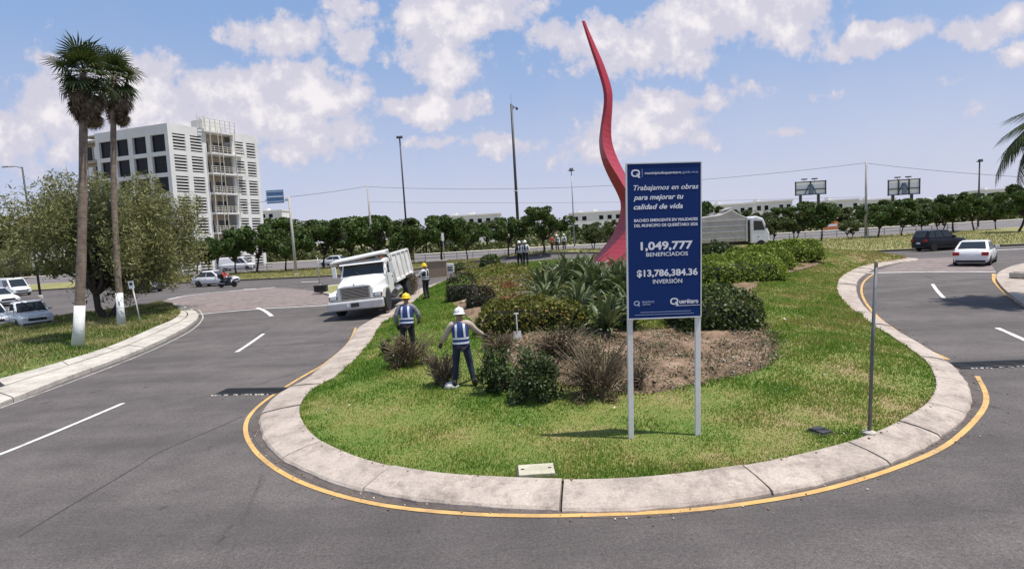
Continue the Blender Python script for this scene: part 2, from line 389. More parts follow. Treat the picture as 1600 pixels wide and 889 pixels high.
def smooth_curve(pts, n, closed=False):
    """Catmull-Rom through the points, resampled evenly"""
    P = np.asarray(pts, float); m = len(P); out = []
    rngi = range(m if closed else m-1)
    for i in rngi:
        p0, p1, p2, p3 = (P[(i-1) % m], P[i], P[(i+1) % m], P[(i+2) % m]) if closed else (P[max(i-1, 0)], P[i], P[i+1], P[min(i+2, m-1)])
        for t in np.linspace(0, 1, 24, endpoint=False):
            out.append(.5*((2*p1)+(-p0+p2)*t+(2*p0-5*p1+4*p2-p3)*t*t+(-p0+3*p1-3*p2+p3)*t**3))
    if not closed: out.append(P[-1])
    out = np.array(out)
    if closed: out = np.vstack([out, out[:1]])
    s = np.r_[0, np.cumsum(np.linalg.norm(np.diff(out[:, :2], axis=0), axis=1))]
    q = np.linspace(0, s[-1], n+1)[:-1] if closed else np.linspace(0, s[-1], n)
    return np.stack([np.interp(q, s, out[:, k]) for k in range(P.shape[1])], 1)

# ---------------------------------------------------------------- terrain
def gz(x, y):
    return 1.3*np.exp(-((np.asarray(x, float)-5)/12.0)**2-((np.asarray(y, float)-55)/9.5)**2)
def at(px, py, h=0.0, fn=None):
    fn = fn or gz; d = ray(px, py); t = 1.0; prev = t
    while t < 4000:
        p = CAM+d*t
        if p.z <= float(fn(p.x, p.y))+h: break
        prev = t; t *= 1.02
    lo, hi = prev, t
    for _ in range(40):
        mid = (lo+hi)/2; p = CAM+d*mid
        if p.z <= float(fn(p.x, p.y))+h: hi = mid
        else: lo = mid
    return CAM+d*hi
def at_d(px, py, depth):
    d = ray(px, py); return CAM+d*depth            # d has unit depth along the camera axis
def depth_of(p): return (Vector(p)-CAM).dot(CF)
def ppm(p): return FPX/depth_of(p)
def drape(pts, h): return np.stack([pts[:, 0], pts[:, 1], gz(pts[:, 0], pts[:, 1])+h], 1)
def ribbon(name, left, right, h, mat, kind=None, parent=None):
    l, r = drape(left, h), drape(right, h); n = len(l)
    v = np.vstack([l, r]); f = [(i, i+1, n+i+1, n+i) for i in range(n-1)]
    o = MB().add(v, f).obj(name, mat, parent)
    if kind: o['kind'] = kind
    return o
def pxcurve(px, n, closed=False, h=0.0, smooth=True):
    w = np.array([list(at(x, y, h))[:2] for x, y in px]); return smooth_curve(w, n, closed)
def offset(c, d):
    t = np.gradient(c, axis=0); t /= np.linalg.norm(t, axis=1, keepdims=True)
    return c+np.stack([-t[:, 1], t[:, 0]], 1)*d
def stripe(name, px, width, mat=None, h=.008, n=40, world=False):
    c = smooth_curve(np.array(px, float), n) if world else pxcurve(px, n)
    return ribbon(name, offset(c, width/2), offset(c, -width/2), h, mat or WLINE, 'structure')
def sheet(name, xs, yfun, mat, h, nt=24):
    """a draped sheet between two curves y0(x), y1(x)"""
    v = []; f = []
    for x in xs:
        y0, y1 = yfun(x)
        for t in np.linspace(0, 1, nt):
            y = y0+(y1-y0)*t; v.append((x, y, float(gz(x, y))+h))
    for i in range(len(xs)-1):
        for k in range(nt-1): f.append((i*nt+k, (i+1)*nt+k, (i+1)*nt+k+1, i*nt+k+1))
    o = MB().add(v, f).obj(name, mat); o['kind'] = 'structure'; return o
# ---------------------------------------------------------------- ground, roads
def disc_ground():
    rs = np.r_[np.linspace(0, 130, 66)[1:], np.geomspace(140, 4200, 24)]; na = 120; v = [(0, 0, -.06)]; f = []
    for r in rs:
        for k in range(na):
            a = 2*math.pi*k/na; x, y = r*math.cos(a), r*math.sin(a); v.append((x, y, float(gz(x, y))-.06))
    for k in range(na): f.append((0, 1+k, 1+(k+1) % na))
    for i in range(len(rs)-1):
        for k in range(na): a, b = 1+i*na+k, 1+i*na+(k+1) % na; f.append((a, a+na, b+na, b))
    tag(MB().add(v, f).obj('ground', SCRUB), kind='structure')
disc_ground()
yl = lambda x: 53.1-.19*x if abs(x) < 46 else (61.84-.02*(-x-46) if x < 0 else 44.36+.02*(x-46))
sheet('road', np.arange(-120, 121, 2.0), lambda x: (-22, yl(x)), ASPH, 0.0, 60)
Y2, Y3 = 76.5, 108.0
sheet('median_verge', np.arange(-160, 161, 2.0), lambda x: (yl(x)+.25, Y2-.25), DRYG, .13, 20)
sheet('far_road', np.arange(-300, 301, 3.0), lambda x: (Y2, Y3), ASPH2, 0.0, 16)
sheet('far_pavement', np.arange(-300, 301, 6.0), lambda x: (Y3, Y3+5), CONC2, .12, 3)
def kerb_line(name, xs, fn, w, mat, h=.15, parent=None):
    inn = np.array([(x, fn(x)) for x in xs]); out = offset(inn, w)
    a, b = drape(inn, h), drape(out, h); a0, b0 = drape(inn, -.05), drape(out, -.05)
    rings = [[a0[i], a[i], b[i], b0[i]] for i in range(len(xs))]
    return tag(MB().loft(rings).obj(name, mat, parent), kind='structure')
kerb_line('median_kerb', np.arange(-160, 161, 1.0), yl, .25, CONCD)
kerb_line('median_kerb', np.arange(-160, 161, 1.0), lambda x: Y2-.25, .25, CONC2)
kerb_line('far_kerb', np.arange(-300, 301, 4.0), lambda x: Y3-.02, .3, CONC2)

# ---------------------------------------------------------------- roundabout island
IN_PX = [(598,505),(585,525),(560,555),(528,585),(492,605),(471,628),(469,650),(490,680),(530,702),(590,722),(680,738),(780,745),(900,748),(1000,745),(1100,735),(1200,720),(1300,697),(1360,678),(1410,655),(1450,628),(1463,600),(1455,575),(1440,558),(1400,530),(1350,497),(1315,468),(1308,447),(1318,430),(1352,415),(1415,404)]
OUT_PX = [(557,510),(545,530),(520,555),(480,585),(440,610),(412,635),(400,660),(410,690),(440,718),(490,742),(560,762),(650,780),(750,792),(860,798),(950,798),(1050,793),(1150,782),(1250,764),(1340,740),(1420,710),(1480,680),(1515,645),(1520,615),(1505,590),(1480,567),(1440,540),(1400,515),(1365,490),(1345,465),(1340,445),(1350,430),(1380,415),(1430,404)]
inw = [list(at(x, y, .13))[:2] for x, y in IN_PX]+[(27.5, 39.2), (24, 42), (15, 44.5), (5, 45.5), (-2, 44), (-5, 39), (-5.4, 32), (-5.25, 27)]
NI = 960
INNER = smooth_curve(np.array(inw), NI, True)
OUTC = pxcurve(OUT_PX, 800, h=.06)
wd = np.array([np.min(np.hypot(*(OUTC-p).T)) for p in INNER])
wd = np.clip(wd-.06, .5, 1.0); k_ = np.ones(41)/41
wd = np.convolve(np.r_[wd[-40:], wd, wd[:40]], k_, 'same')[40:-40]
tg = np.roll(INNER, -1, 0)-np.roll(INNER, 1, 0); tg /= np.linalg.norm(tg, axis=1, keepdims=True)
area = np.sum(INNER[:, 0]*np.roll(INNER[:, 1], -1)-np.roll(INNER[:, 0], -1)*INNER[:, 1])
NRM = np.stack([tg[:, 1], -tg[:, 0]], 1)*(1 if area > 0 else -1)
def ringpt(i, d, h):
    i %= NI; p = INNER[i]+NRM[i]*d; return (p[0], p[1], float(gz(*p))+h)
def ring_strip(name, d0, d1, h0, h1, mat, kind='structure', parent=None, step=2, depth=None):
    ids = list(range(0, NI, step)); n = len(ids)
    v = [ringpt(i, d0(i), h0) for i in ids]+[ringpt(i, d1(i), h1) for i in ids]
    f = [(k, (k+1) % n, n+(k+1) % n, n+k) for k in range(n)]
    o = MB().add(v, f).obj(name, mat, parent)
    if kind: o['kind'] = kind
    return o
kerb = ring_strip('island_kerb', lambda i: -.05, lambda i: wd[i]-.05, .05, .012, CONCD)
seglen = float(np.sum(np.hypot(*(np.roll(INNER, -1, 0)-INNER).T))/NI)
i = 0; rk = random.Random(4)
while i < NI:
    n = int((1.3+rk.random()*1.5)/seglen)
    if NI-i-n < n*.5: n = NI-i
    rings = []; dz = rk.uniform(-.008, .008); tl = rk.uniform(-.006, .006); tw = rk.uniform(-.012, .012)
    for q in np.r_[i+.14, np.arange(i+1, i+n, 2), i+n-.14]:
        a = int(q) % NI; fr = q-int(q); p = INNER[a]*(1-fr)+INNER[(a+1) % NI]*fr; nn = NRM[a]*(1-fr)+NRM[(a+1) % NI]*fr; w = wd[a]
        g = float(gz(*p)); t = (q-i)/n-.5
        jw = .012*math.sin(q*1.7)+.008*math.sin(q*.61+2)
        prof = [(0, .0), (.0, .135), (.03, .142), (w*.5, .12), (w-.09, .082), (w-.02+jw*.4, .062), (w+.012+jw, .03), (w+.02+jw, -.02)]
        rings.append([(p[0]+nn[0]*d, p[1]+nn[1]*d, g+z+(dz+tl*t*2+tw*t if z > .025 else 0)) for d, z in prof])
    MB().loft(rings).obj('slab', CONC, kerb)
    i += n
ring_strip('gutter', lambda i: wd[i]-.01, lambda i: wd[i]+.12+.03*math.sin(i*.21), .004, .004, CONCD)
# a broken drain inlet edge left and right is part of the gutter; the painted line follows
YL1 = [(556,512),(545,535),(512,565),(462,595),(416,625),(390,650),(384,675),(399,705),(438,737),(500,765),(590,788),(700,801),(820,806),(950,804),(1080,797),(1200,782),(1300,762),(1400,731),(1480,695),(1529,650),(1541,620),(1527,588)]
YL2 = [(1482,562),(1440,542),(1400,517),(1370,494),(1351,470),(1346,452),(1352,438),(1370,425)]
stripe('yellow_line', YL1, .085, YLINE, .009, 220); stripe('yellow_line', YL2, .09, YLINE, .009, 80)

PK = ([0, 7, 9, 13, 18, 28, 36, 46], [.02, .03, .10, .26, .40, .60, 1.12, 1.15])
def inside(x, y, P):
    x = np.atleast_1d(np.asarray(x, float)); y = np.atleast_1d(np.asarray(y, float)); c = np.zeros(x.shape, bool); n = len(P)
    for i in range(n):
        x1, y1 = P[i]; x2, y2 = P[(i+1) % n]
        if y1 == y2: continue
        m = ((y1 > y) != (y2 > y)) & (x < (x2-x1)*(y-y1)/(y2-y1)+x1); c ^= m
    return c
INC = INNER[::6]
def dist_rim(x, y):
    x = np.atleast_1d(x); y = np.atleast_1d(y); d = np.full(x.shape, 1e9)
    for p in INC: np.minimum(d, np.hypot(x-p[0], y-p[1]), out=d)
    return d
def top(x, y):
    """height of the island lawn (or of the road outside it)"""
    x_ = np.atleast_1d(np.asarray(x, float)); y_ = np.atleast_1d(np.asarray(y, float))
    z = gz(x_, y_); k = inside(x_, y_, INC); d = dist_rim(x_, y_)
    m = .105+np.interp(y_, *PK)*(1-np.exp(-d/2.2))+.02*np.sin(x_*1.3+y_*.7)*np.minimum(1, d)
    r = np.where(k, z+m, z); return r if np.ndim(x) else float(r[0])
GX, GY = np.arange(-9, 31.01, .125), np.arange(5.5, 48.01, .125)
_gx, _gy = np.meshgrid(GX, GY, indexing='ij'); GT = top(_gx.ravel(), _gy.ravel()).reshape(_gx.shape)
_top = top
def top(x, y):
    if np.ndim(x): return _top(x, y)
    i, j = (x-GX[0])/.125, (y-GY[0])/.125; a, b = int(i), int(j)
    if a < 0 or b < 0 or a >= len(GX)-1 or b >= len(GY)-1: return float(gz(x, y))
    u, w = i-a, j-b
    return float(GT[a, b]*(1-u)*(1-w)+GT[a+1, b]*u*(1-w)+GT[a, b+1]*(1-u)*w+GT[a+1, b+1]*u*w)
def it(px, py): return at(px, py, 0, top)
def lawn():
    C = np.array([5.0, 26.0]); ids = np.arange(0, NI, 4); ts = np.r_[np.linspace(0, .2, 10), np.linspace(.2, 1, 26)[1:]]
    P = np.stack([INNER[ids]*(1-t)+C*t-(NRM[ids]*.0) for t in ts[:-1]], 1).reshape(-1, 2)
    z = top(P[:, 0], P[:, 1]); n = len(ts)-1
    rim = np.arange(len(ids))*n; z[rim] = gz(P[rim, 0], P[rim, 1])+.10
    v = [(a, b, c) for (a, b), c in zip(P, z)]+[(C[0], C[1], top(C[0], C[1]))]; f = []; m = len(ids)
    for i in range(m):
        j = (i+1) % m
        for k in range(n-1): f.append((i*n+k, j*n+k, j*n+k+1, i*n+k+1))
        f.append((i*n+n-1, j*n+n-1, len(v)-1))
    o = MB().add(v, f).obj('island_lawn', GROUNDG, smooth=True); o['kind'] = 'structure'
lawn()
def poly_px(px, n=60): return smooth_curve(np.array([list(it(x, y))[:2] for x, y in px]), n, True)
def soil_patch(name, P, h=.05, rough=.05, mat=None):
    c = P.mean(0); n = len(P); ts = np.linspace(0, 1, 22)[:-1]; v = []; f = []
    for i in range(n):
        for t in ts:
            p = P[i]*(1-t)+c*t; e = min(1, t*5)
            v.append((p[0], p[1], top(p[0], p[1])-.02+(h+.02)*e+rough*e*(random.random()-.3)+rough*e*math.sin(p[0]*3.1)*math.cos(p[1]*2.3)))
    m = len(ts)
    v.append((c[0], c[1], top(*c)+h))
    for i in range(n):
        j = (i+1) % n
        for k in range(m-1): f.append((i*m+k, j*m+k, j*m+k+1, i*m+k+1))
        f.append((i*m+m-1, j*m+m-1, len(v)-1))
    return tag(MB().add(v, f).obj(name, mat or SOIL), kind='structure')
SOILP = poly_px([(800,520),(880,508),(980,515),(1100,508),(1180,500),(1222,535),(1205,575),(1110,602),(1010,618),(900,610),(820,585),(770,555)])
soil_patch('soil_bed', SOILP)
SOILP2 = poly_px([(700,470),(735,440),(800,425),(880,430),(905,500),(860,520),(760,525),(725,500)])
soil_patch('soil_bed', SOILP2)
SOILP3 = poly_px([(1115,515),(1170,470),(1185,440),(1240,425),(1290,412),(1275,405),(1150,425),(1095,470)])
soil_patch('soil_bed', SOILP3)
SOILP4 = poly_px([(700,436),(724,432),(748,462),(765,490),(740,492),(716,462)])

# grass blades on the island (uncountable): one mesh
def blades(name, n, sampler, fn, mat, hh=(.045, .10), excl=(), cap=30):
    P = sampler(n); keep = np.ones(len(P), bool)
    for q in excl: keep &= ~(inside(P[:, 0], P[:, 1], (q-q.mean(0))*(.93+.0*q)+q.mean(0)) & (rng.random(len(P)) > .05))
    P = P[keep]; n = len(P); z = fn(P[:, 0], P[:, 1])
    d = np.hypot(P[:, 0], P[:, 1]); k = np.clip(d/10, .8, 3.2)
    patch = .65+.5*np.sin(P[:, 0]*1.1+np.sin(P[:, 1]*1.7)*1.3)*np.cos(P[:, 1]*.9)+.35*np.sin(P[:, 0]*3.3+1)*np.sin(P[:, 1]*2.9)
    h = (hh[0]+(hh[1]-hh[0])*rng.random(n)**1.5)*np.clip(patch, .45, 1.4)*np.clip(k, 1, 1.8); w = .007*k*(1+rng.random(n))
    a = rng.random(n)*2*math.pi; l = rng.random(n)*.9*h; b = rng.random(n)*2*math.pi
    c = np.stack([P[:, 0], P[:, 1], z-.012], 1); e = np.stack([np.cos(a), np.sin(a), np.zeros(n)], 1)*w[:, None]
    t = c+np.stack([np.cos(b)*l, np.sin(b)*l, h+.012], 1)
    v = np.stack([c-e, c+e, t], 1).reshape(-1, 3)
    o = meshobj(name, npmesh(name, v, np.arange(3*n).reshape(n, 3), mat)); tag(o, kind='stuff'); return o
def island_sampler(n):
    out = []; got = 0
    while got < n:
        m = 400000; u = rng.random(m)
        y = 7+38*u**2.1; x = -7+(36)*rng.random(m)
        # favour the near lawn: weight by 1/depth already in u, keep inside
        k = inside(x, y, INC); q = np.stack([x, y], 1)[k]; out.append(q); got += len(q)
    return np.vstack(out)[:n]
tag(blades('lawn_grass', 420000, island_sampler, top, GRASS, (.03, .075), excl=(SOILP, SOILP2)), 'short mown grass with dry patches covering the roundabout island', 'grass')

# ---------------------------------------------------------------- left corner with its kerb and pavement
LK = [(-260,690),(-120,662),(0,628),(100,590),(200,553),(260,527),(298,506),(310,493),(300,483),(272,474)]
LG = [(-260,640),(-120,617),(0,590),(100,563),(170,541),(235,513),(268,499),(281,489),(276,481),(255,476)]
LI = [(-260,668),(-120,640),(0,606),(100,574),(190,544),(248,519),(283,502),(294,492),(286,484),(262,475)]
lk, li, lg = pxcurve(LK, 160, h=.12), pxcurve(LI, 160, h=.13), pxcurve(LG, 160, h=.12)
def slabs(root, a, b, ha, hb, mat, length, name='slab'):
    n = len(a); s = np.r_[0, np.cumsum(np.hypot(*np.diff(a, axis=0).T))]; nseg = max(1, int(s[-1]/length)); e = np.linspace(0, s[-1], nseg+1)
    f = lambda c, q: np.array([np.interp(q, s, c[:, 0]), np.interp(q, s, c[:, 1])])
    for i in range(nseg):
        rings = []; dz = random.uniform(-.012, .012)
        for q in np.linspace(e[i]+.012, e[i+1]-.012, 9):
            p, r = f(a, q), f(b, q); rings.append([(p[0], p[1], -.02), (p[0], p[1], ha-.02+dz), (*(p*.96+r*.04), ha+dz), (r[0], r[1], hb+dz), (r[0], r[1], -.02)])
        MB().loft(rings).obj(name, mat, root)
lkr = ribbon('corner_kerb', lk, li, .05, CONCD, 'structure'); slabs(lkr, lk, li, .13, .14, CONC2, 3.0)
# worn footway strip, thin and broken, beside the kerb
lpr = ribbon('corner_footway', li[20:], lg[20:], .07, CONCD, 'structure'); slabs(lpr, lg[20:]*.93+li[20:]*.07, li[20:]*.86+lg[20:]*.14, .14, .135, CONC2, 2.2)
lback = pxcurve([(-320,520),(-120,515),(0,513),(60,502),(100,493),(180,486),(235,477),(255,475)], 60, h=.1)
def lawn_left():
    a, b = smooth_curve(np.array(lg), 60), lback; v = []; f = []; m = 24
    for i in range(60):
        for t in np.linspace(0, 1, m):
            p = a[i]*(1-t)+b[i]*t; v.append((p[0], p[1], .12+.10*math.sin(math.pi*t)+.02*math.sin(p[0]*1.7)))
    for i in range(59):
        for k in range(m-1): f.append((i*m+k, (i+1)*m+k, (i+1)*m+k+1, i*m+k+1))
    MB().add(v, f).obj('corner_lawn', GROUNDG, smooth=True)['kind'] = 'structure'
    return a, b
LA, LB = lawn_left()
kerb_c = smooth_curve(np.array(LB), 60)
ribbon('corner_back_kerb', offset(kerb_c, .14), offset(kerb_c, -.02), .17, CONC2, 'structure')
LEFTP = np.vstack([LA, LB[::-1]])
def left_sampler(n):
    i = rng.random(n)*58.99; j = i.astype(int); fr = (i-j)[:, None]; t = rng.random(n)[:, None]
    a = LA[j]*(1-fr)+LA[j+1]*fr; b = LB[j]*(1-fr)+LB[j+1]*fr; return a*(1-t)+b*t
def left_top(x, y):
    # nearest parameter: cheap approximation by distance to both edges
    d1 = np.min(np.hypot(np.asarray(x)[:, None]-LA[None, :, 0], np.asarray(y)[:, None]-LA[None, :, 1]), 1)
    d2 = np.min(np.hypot(np.asarray(x)[:, None]-LB[None, :, 0], np.asarray(y)[:, None]-LB[None, :, 1]), 1)
    t = d1/(d1+d2+1e-6); return .12+.10*np.sin(math.pi*t)+.02*np.sin(np.asarray(x)*1.7)
GRASS2 = grassmat('corner_grass', [(.30, (.05, .11, .018)), (.50, (.10, .18, .03)), (.60, (.2, .23, .06)), (.70, (.40, .35, .15)), (.9, (.50, .42, .24))], True, .35)
tag(blades('corner_grass', 110000, left_sampler, left_top, GRASS2, (.05, .13)), 'rough grass with straw coloured patches under the palms', 'grass')
def lt(px, py): return at(px, py, .2)

# ---------------------------------------------------------------- paving, markings, drains
def px_sheet(name, A, B, mat, h, n=40, m=14):
    a, b = pxcurve(A, n), pxcurve(B, n); v = []; f = []
    for i in range(n):
        for t in np.linspace(0, 1, m):
            p = a[i]*(1-t)+b[i]*t; v.append((p[0], p[1], float(gz(*p))+h))
    for i in range(n-1):
        for k in range(m-1): f.append((i*m+k, (i+1)*m+k, (i+1)*m+k+1, i*m+k+1))
    return tag(MB().add(v, f).obj(name, mat), kind='structure')
px_sheet('paved_crossing', [(308,490),(360,485),(412,481),(470,478),(526,474)], [(255,470),(300,462),(360,456),(430,450),(505,456)], PAVE, .006)
px_sheet('paved_crossing', [(1358,426),(1420,424.5),(1480,424),(1556,424)], [(1432,404.5),(1462,403),(1500,402),(1540,401)], PAVE, .006)
stripe('white_line', [(308,491.5),(360,486.5),(412,482.5),(470,479.5),(524,476)], .22, WLINE, .010)
stripe('white_line', [(262,468),(300,461),(360,455),(430,449)], .3, WLINE, .010)
stripe('white_line', [(1352,427),(1420,425.5),(1480,425),(1556,425)], .28, WLINE, .010)
stripe('white_line', [(-40,722.5),(0,710),(60,686),(120,661),(193,630)], .11, WLINE)
stripe('lane_dash', [(370,550),(390,537),(412,521.5)], .14, WLINE); stripe('lane_dash', [(402,481),(414,486),(425,494)], .2, WLINE)
stripe('lane_dash', [(1457,444),(1464,454),(1475,466)], .13, WLINE); stripe('lane_dash', [(1558,512.5),(1580,522),(1620,540)], .13, WLINE)
TAR = M('tar_seam', (.045, .042, .04), .8, var=.4, scale=3, dirt=.95, dirtc=(.095, .088, .083))
stripe('tar_seam', [(30,838),(110,790),(215,728),(250,706),(330,672),(380,650)], .022, TAR, .005)
stripe('edge_line', [(0,638),(100,601),(200,563),(262,536),(302,514),(317,496),(310,483)], .07, M('worn_line', (.42, .40, .37), .85, var=.3, scale=4, dirt=.9, dirtc=(.14, .13, .125)), .008, 80)
stripe('white_line', [(1270,403),(1330,403),(1400,403.5),(1432,404)], .3, WLINE, .010)
for k, (a, b) in enumerate([((300,449),(330,447)), ((380,452),(400,451)), ((470,441),(500,440))]): stripe('lane_dash', [a, ((a[0]+b[0])/2, (a[1]+b[1])/2), b], .3, WLINE, .01)
stripe('white_line', [(1500,396),(1560,391),(1640,388)], .35, WLINE, .01)
def drain(px, w, name='drain_grate', label=''):
    a, b = at(*px[0]), at(*px[1]); d = (b-a); L = d.length; d.normalize(); n = Vector((-d.y, d.x, 0))
    r = thing(name, label, 'drain', a, math.atan2(d.y, d.x))
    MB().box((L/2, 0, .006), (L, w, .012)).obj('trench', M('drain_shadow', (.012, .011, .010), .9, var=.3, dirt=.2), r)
    MB().box((L/2, -w/2-.03, .012), (L, .06, .03)).box((L/2, w/2+.03, .012), (L, .06, .03)).obj('frame', DSTEEL, r)
    nb = 4
    for k in range(nb):
        MB().box((L/2, -w/2+w*(k+.5)/nb, .02), (L, .03, .02)).obj('bar', DSTEEL, r)
    ch = MB()
    for k in range(26):
        x = random.random()*L*.9; s = random.uniform(.02, .06)
        ch.box((x, -w/2-.09+random.uniform(-.03, .03), .012), (s*1.5, s, .02), Matrix.Rotation(random.random()*3, 3, 'Z'))
    tag(ch.obj('rubble', CONC2, r), kind='stuff')
    return r
drain([(345,612.5),(440,611)], .42, label='dark trench drain across the left lane beside the island kerb')
drain([(1488,572),(1640,566)], .42, label='dark trench drain across the right lane by the kerb gap')
M('cover_concrete', (.50, .47, .35), .9, var=.15, scale=5, dirt=.4)
def cover(px, d, rz, mat, label, name, h=.05):
    p = it(*px); r = thing(name, label, 'cover', p, rz)
    MB().box((0, 0, h/2), (d[0], d[1], h)).obj('lid', mat, r, bevel=.008)
    MB().box((0, 0, h/2-.02), (d[0]+.06, d[1]+.06, h-.03)).obj('rim', CONCD, r)
    for q in (-.38, .38): MB().box((d[0]*q, 0, h+.004), (.05, .02, .012)).obj('lifting_eye', DSTEEL, r)
cover((838,737), (.52, .34), .02, MATS['cover_concrete'], 'pale concrete inspection cover in the grass at the front kerb', 'inspection_cover')
cover((1282,675), (.22, .26), .35, DSTEEL, 'small black meter box lid sunk in the lawn right of the sign', 'meter_box', .05)
# right hand corner island
RK = [(1800,560),(1680,508),(1600,474),(1578,459),(1562,443),(1557,431),(1568,421),(1600,411),(1700,395)]
rk_ = pxcurve(RK, 90, h=.12)
def corner_right():
    P = np.vstack([rk_, [(60, 31), (60, 16)]]); c = np.array([40., 22.]); n = len(P); v = [(p[0], p[1], z) for p in P for z in (-.03, .13)]; f = []
    m = MB(); rings = []
    for k, z in ((0, -.03), (0, .12), (.03, .14), (.5, .16), (1, .16)): rings.append([tuple((P[i]*(1-k)+c*k))+(z,) for i in range(n)])
    m.loft(rings, caps=False); tag(m.obj('right_corner_pavement', CONC), kind='structure')
corner_right()
def kerb_block():
    p = at(1600, 434, .16); t = thing('concrete_block', 'pale low concrete block on the right corner pavement', 'block', p, .3)
    MB().box((.3, 0, .13), (1.3, .8, .26)).obj('body', CONC2, t, bevel=.04); MB().box((.3, 0, .275), (1.1, .6, .03)).obj('lid', CONC, t, bevel=.01)
kerb_block()
def grit():
    mb = MB(); r = random.Random(21)
    for k in range(1500):
        i = int(r.random()*NI); p = INNER[i]
        if p[1] > 26: continue
        x, y, z = ringpt(i, wd[i]+.02+abs(r.gauss(0, .16)), .006) if r.random() < .7 else ringpt(i, r.uniform(-.02, .12), .142)
        s = r.uniform(.006, .02); mb.box((x, y, z+s*.3), (s*1.7, s, s*.7), Euler((0, 0, r.random()*3)).to_matrix(), 0 if r.random() < .7 else 1)
    tag(mb.obj('kerb_grit', [SOIL, CONC2]), 'grit and crumbs of soil gathered along the island kerb', 'grit', kind='stuff')
grit()
def litter():
    mb = MB(); r = random.Random(12)
    for k in range(70):
        x, y = r.uniform(-4, 9), r.uniform(7.6, 20)
        if not inside(x, y, INC)[0]: continue
        s = r.uniform(.012, .035); mb.box((x, y, top(x, y)+.05), (s*1.6, s, .006), Euler((r.uniform(-.6, .6), r.uniform(-.6, .6), r.random()*3)).to_matrix())
    tag(mb.obj('paper_scraps', WPAINT), 'small pale scraps of litter scattered on the lawn', 'litter', kind='stuff')
litter()
stripe('yellow_line', [(1553,428),(1554,438),(1562,448),(1577,462),(1592,471)], .16, YLINE, .009); stripe('white_line', [(1592,471),(1640,492),(1700,520)], .14, WLINE, .009)
# ---------------------------------------------------------------- plants
LEAF_T = leafmat('willowy_leaf', (.075, .085, .032), (.19, .195, .075), (.35, .325, .15), .3, .35, .7, stray=(.30, .25, .13))
LEAF_D = leafmat('dark_tree_leaf', (.022, .045, .012), (.055, .10, .024), (.125, .18, .045), .25, .25)
LEAF_D2 = leafmat('olive_tree_leaf', (.03, .042, .014), (.065, .085, .028), (.13, .15, .05), .25, .25)
LEAF_S = leafmat('shrub_leaf', (.02, .032, .012), (.055, .085, .028), (.14, .18, .075), .25, .9, stray=(.32, .33, .22))
LEAF_B = leafmat('bed_leaf', (.06, .068, .014), (.15, .16, .028), (.25, .22, .05), .3, .7, stray=(.30, .11, .05))
LEAF_R = leafmat('red_bed_leaf', (.09, .04, .02), (.24, .08, .035), (.36, .14, .06), .3, 1.2)
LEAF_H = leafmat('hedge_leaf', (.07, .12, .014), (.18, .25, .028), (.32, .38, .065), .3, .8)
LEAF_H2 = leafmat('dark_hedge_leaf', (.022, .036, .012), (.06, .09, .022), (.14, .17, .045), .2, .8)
DRYL = leafmat('dry_twig_leaf', (.05, .036, .022), (.12, .085, .05), (.22, .16, .095), .15, 1.2, stray=(.12, .14, .045))
PALML = leafmat('palm_leaf', (.012, .024, .008), (.035, .058, .016), (.085, .105, .034), .15, .8)
PALMD = leafmat('dead_palm_leaf', (.05, .036, .022), (.12, .085, .05), (.23, .17, .10), .1, .8)
FLAX = leafmat('flax_leaf', (.018, .034, .012), (.055, .082, .03), (.26, .29, .15), .12, 2.0, .38)
CORE = M('plant_core', (.016, .02, .008), .95, var=.4, scale=4); CORED = M('twig_core', (.045, .033, .022), .95, var=.4, scale=4)
TWIG = M('dry_twig', (.17, .125, .085), .9, var=.4, scale=6); WOOD = M('cut_wood', (.42, .34, .24), .8, var=.2)

def limbs(mb, base, tips, r0, rnd, waver=.3, n=6):
    for tp in tips:
        b = Vector(base); t = Vector(tp); pts = []; k = 6
        for i in range(k+1):
            f = i/k; p = b.lerp(t, f); 
            if 0 < i < k: p += Vector((rnd.uniform(-1, 1), rnd.uniform(-1, 1), rnd.uniform(-.5, .5)))*waver*math.sin(math.pi*f)
            p.z += .12*(t-b).length*math.sin(math.pi*f)*.4
            pts.append(p)
        mb.tube(pts, [r0*(1-.82*i/k) for i in range(k+1)], n)
def crown_points(n, rnd_seed, H, cr, ch, zc, nclump, csize, flat=.8, drop=0):
    r = np.random.default_rng(rnd_seed); out = []
    d = r.normal(size=(nclump, 3)); d /= np.linalg.norm(d, axis=1, keepdims=True)
    k = (.25+.75*r.random(nclump))**.5
    c = d*k[:, None]*np.array([cr, cr, ch])+np.array([0, 0, zc])
    c[:, :2] *= (1+.18*r.normal(size=(nclump, 1))); w = .6+.8*r.random(nclump); w /= w.sum()
    for i in range(nclump):
        m = int(n*w[i]); s = csize*(.7+.6*r.random())
        q = r.normal(size=(m, 3)); q /= np.linalg.norm(q, axis=1, keepdims=True); q *= (s*(.45+.55*r.random(m)**.5))[:, None]; q[:, 2] *= flat
        if drop: q[:, 2] -= drop*r.random(m)**2
        out.append(c[i]+q)
    return np.vstack(out), c
